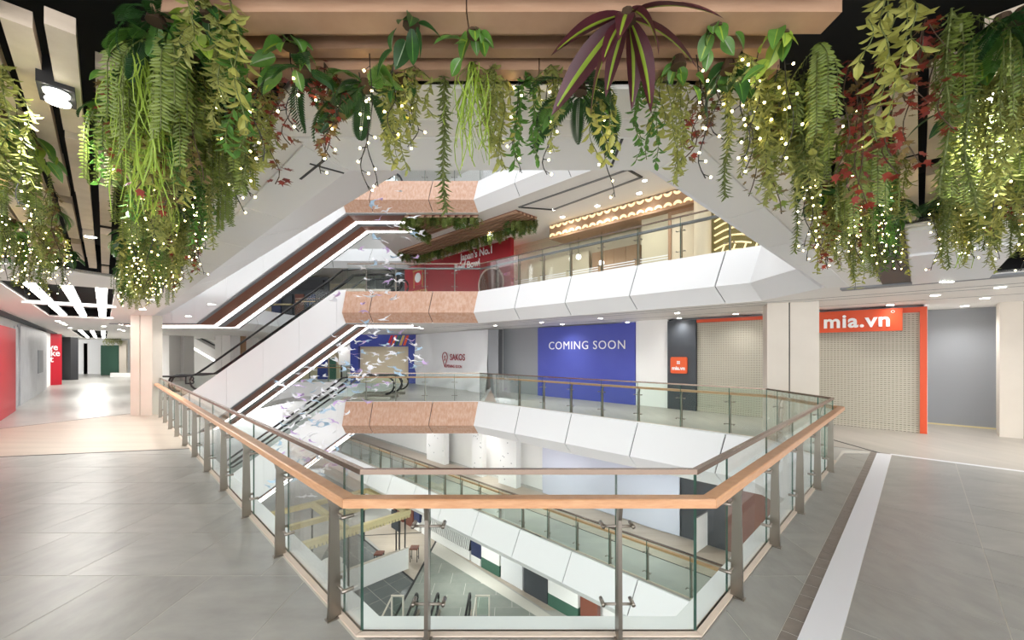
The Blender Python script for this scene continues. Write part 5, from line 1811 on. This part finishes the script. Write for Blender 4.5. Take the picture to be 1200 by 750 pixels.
CROWN = MB().cyl((0, 0, -0.03), 0.03, 0.04, 10, 0, 0.02).mesh('crown', 'stem_brown')
CL = {'pothos': 'clump of patterned bright green oval leaves', 'dark': 'clump of glossy dark green leaves', 'bright': 'clump of broad fresh green leaves', 'ti': 'big purple-leaved plant with lime stripes', 'cycad': 'spreading palm-like fern with stiff fronds'}
def clump(key, X, Y, n, where, group, z=SOF + 0.02, scale=1.0):
    o = thing('leafy_plant', CL[key] + ' ' + where, 'plant', (X, Y, z), group)
    link('crown', CROWN, o, matrix=Matrix.Translation((X, Y, z)))
    a0 = rng.uniform(0, 6.28)
    for k in range(n):
        me = rng.choice(LEAVES[key])
        c = bpy.data.objects.new('frond' if key == 'cycad' else 'leaf', me)
        COL.objects.link(c)
        c.parent = o
        a = a0 + 6.283 * k / n + rng.uniform(-0.3, 0.3)
        tilt = rng.uniform(0.1, 1.15) if key not in ('cycad', 'ti') else rng.uniform(0.0, 0.8) if key == 'cycad' else rng.uniform(0.15, 1.2)
        R = Matrix.Rotation(a, 4, 'Z') @ Matrix.Rotation(tilt, 4, 'Y') @ Matrix.Rotation(rng.uniform(-0.6, 0.6), 4, 'X')
        s_ = scale * rng.uniform(0.8, 1.2)
        pos = Vector((math.cos(a), math.sin(a), 0)) * rng.uniform(0.005, 0.03) + Vector((0, 0, rng.uniform(-0.03, 0.0)))
        if key in ('pothos', 'bright', 'dark') and k > n * 0.6:
            pos += Vector((math.cos(a) * 0.04, math.sin(a) * 0.04, -rng.uniform(0.03, 0.10)))
        c.matrix_local = Matrix.Translation(pos) @ R @ Matrix.Scale(s_, 4)
    return o
for key, px, py, Y, n, sc in (('cycad', 428, 95, 1.68, 14, 1.05), ('cycad', 680, 105, 1.7, 14, 1.05), ('cycad', 355, 70, 1.58, 7, 0.8), ('ti', 735, 8, 1.36, 11, 1.0),
                              ('pothos', 340, 45, 1.5, 12, 0.9), ('dark', 482, 14, 1.4, 8, 0.8), ('pothos', 556, 25, 1.44, 9, 0.8), ('pothos', 795, 60, 1.6, 8, 0.6),
                              ('pothos', 838, 14, 1.42, 9, 0.75), ('dark', 470, 82, 1.68, 10, 0.6), ('bright', 915, 30, 1.45, 9, 0.8)):
    clump(key, (px - CX) / F * Y, Y, n, 'on the front ceiling slats', 'plants on the front slats', SOF + (-0.02 if key == 'cycad' else 0.02 if key != 'ti' else 0.0), sc)
for k in range(34):
    X, Y = left_inner()
    clump(rng.choice(('pothos', 'dark', 'bright', 'dark', 'cycad')), X, Y, 9, 'among the massed left vines', 'leafy plants on the left', SOF + 0.01, rng.uniform(0.7, 1.1))
for k in range(14):
    X, Y = left_top()
    clump(rng.choice(('bright', 'dark', 'dark', 'cycad', 'pothos')), X, Y, 10, 'where the front slats meet the left boards', 'leafy plants at the slat corner', SOF + 0.01, rng.uniform(0.55, 0.85))
for k in range(12):
    X, Y = left_outer()
    clump(rng.choice(('bright', 'dark', 'cycad', 'pothos')), X, Y, 9, 'among vines over the left tiles', 'outer leafy plants on the left', SOF + 0.01, rng.uniform(0.7, 1.1))
for k in range(20):
    X, Y = right_inner()
    clump(rng.choice(('pothos', 'dark', 'bright', 'dark')), X, Y, 9, 'among vines over the white floor strip', 'leafy plants over the floor strip', SOF + 0.01, rng.uniform(0.7, 1.1))
for k in range(16):
    X, Y = right_outer()
    clump(rng.choice(('pothos', 'dark', 'bright', 'cycad')), X, Y, 9, 'among vines by the right twin spotlight', 'outer leafy plants on the right', SOF + 0.01, rng.uniform(0.7, 1.1))

# ---- strings of warm bulbs
def light_string(r, L):
    c, b, s = MB(), MB(), MB()
    p = strand(r, L, 0.025, 14, 0, 0, 0.03)
    c.tube(p, 0.0022, 4)
    n = max(3, int(L / 0.06))
    for k in range(n):
        q, d = at(p, (k + 0.7) / n)
        a = r.uniform(0, 6.28)
        e = q + Vector((math.cos(a) * 0.028, math.sin(a) * 0.028, -0.012))
        s.tube([q, e], 0.0018, 4)
        b.ball(e, 0.005)
    return c.mesh('cable', 'cable'), s.mesh('lamp_holders', 'cable'), b.mesh('bulbs', 'bulb_warm')
STR = [light_string(random.Random(300 + i), L) for i, L in enumerate((0.3, 0.42, 0.5, 0.58, 0.66))]
def place_string(X, Y, L, where, group):
    i = min(4, max(0, int((L - 0.25) / 0.09)))
    o = thing('string_light', 'string of tiny warm bulbs on black cable ' + where, 'string light', (X, Y, SOF + 0.03), group)
    o.rotation_euler.z = rng.uniform(0, 6.28)
    for nm, me in zip(('cable', 'lamp_holders', 'bulbs'), STR[i]):
        c = bpy.data.objects.new(nm, me)
        COL.objects.link(c)
        c.parent = o
        if nm != 'cable':
            c['kind'] = 'stuff'
for px, bot in ((306, 180), (340, 170), (378, 212), (420, 228), (433, 222), (486, 190), (610, 210), (642, 215), (712, 222), (816, 208), (838, 150), (872, 215), (912, 145), (918, 180), (462, 120)):
    Y = rng.uniform(1.56, 1.73)
    place_string((px - CX) / F * Y, Y, SOF - zat(bot, Y), FRONT, 'string lights on the front slats')
for fn, n, where, g in ((left_inner, 46, 'threaded through the massed left vines', 'left string lights'), (left_outer, 26, 'over the left tiled walkway', 'outer left string lights'), (right_inner, 22, 'over the white floor strip', 'string lights over the floor strip'), (right_outer, 20, 'by the right twin spotlight', 'outer right string lights')):
    for k in range(n):
        X, Y = fn()
        place_string(X, Y, rng.uniform(0.28, 0.62), where, g)

# ---- slatted planter panels on the soffit of the upper walkway
def planter(poly, label):
    o = thing('slat_planter', label, 'planter', (poly[0][0], poly[0][1], LV + SOF - 0.06))
    MB().prism(poly, LV + SOF - 0.03, LV + SOF - 0.003).build('backing', 'brown_panel', o)
    s_lo = min(p[0] + p[1] for p in poly)
    s_hi = max(p[0] + p[1] for p in poly)
    s = s_lo
    while s < s_hi:
        q = clip(clip(list(poly), 1, 1, s + 0.16), -1, -1, -s)
        if len(q) >= 3 and area(q) > 0.01:
            MB().prism(q, LV + SOF - 0.11, LV + SOF - 0.031).build('slat', 'slat_wood', o)
        s += 0.3
P1 = uvq(15.5, 17.2, -27.5, -15.2)
P2 = [(-4.2, 15.95), (-1.3, 15.95), (-3.7, 18.3)]
planter(P1, 'long timber slat panel edged with vines on the upper soffit')
planter(P2, 'triangular timber slat panel with vines behind the top copper fascia')
def edge_vines(a, b, n, where, Lr=(0.25, 0.6)):
    a, b = Vector(a), Vector(b)
    for k in range(n):
        p = a + (b - a) * ((k + rng.random()) / n)
        place_vine(rng.choice(('fern', 'willow', 'deep', 'tail', 'fern')), p.x, p.y, rng.uniform(*Lr), where, 'vines of the upper soffit', LV + SOF - 0.1, 2.6)
edge_vines(P1[1], P1[2], 2, 'on the long upper slat panel')
edge_vines(uvq(17.2, 17.2, -27.5, -27.5)[0], uvq(17.2, 17.2, -15.2, -15.2)[0], 70, 'along the edge of the long upper slat panel')
edge_vines(uvq(15.5, 15.5, -27.5, -27.5)[0], uvq(17.2, 17.2, -27.5, -27.5)[0], 12, 'at the end of the long upper slat panel')
edge_vines(uvq(16.2, 16.2, -16.5, -16.5)[0], uvq(17.2, 17.2, -15.4, -15.4)[0], 8, 'at the end of the long upper slat panel')
edge_vines(P2[0], P2[1], 26, 'under the topmost copper fascia', (0.3, 0.5))
edge_vines(P2[0], P2[2], 24, 'along the triangular upper slat panel', (0.3, 0.6))
# greenery over the green shutter
for k in range(7):
    place_vine('willow', yp(121 + k * 2.8, 33).x, 33.2, 0.6, 'over the dark green shutter', 'vines over the green shutter', SOF, 3.0)
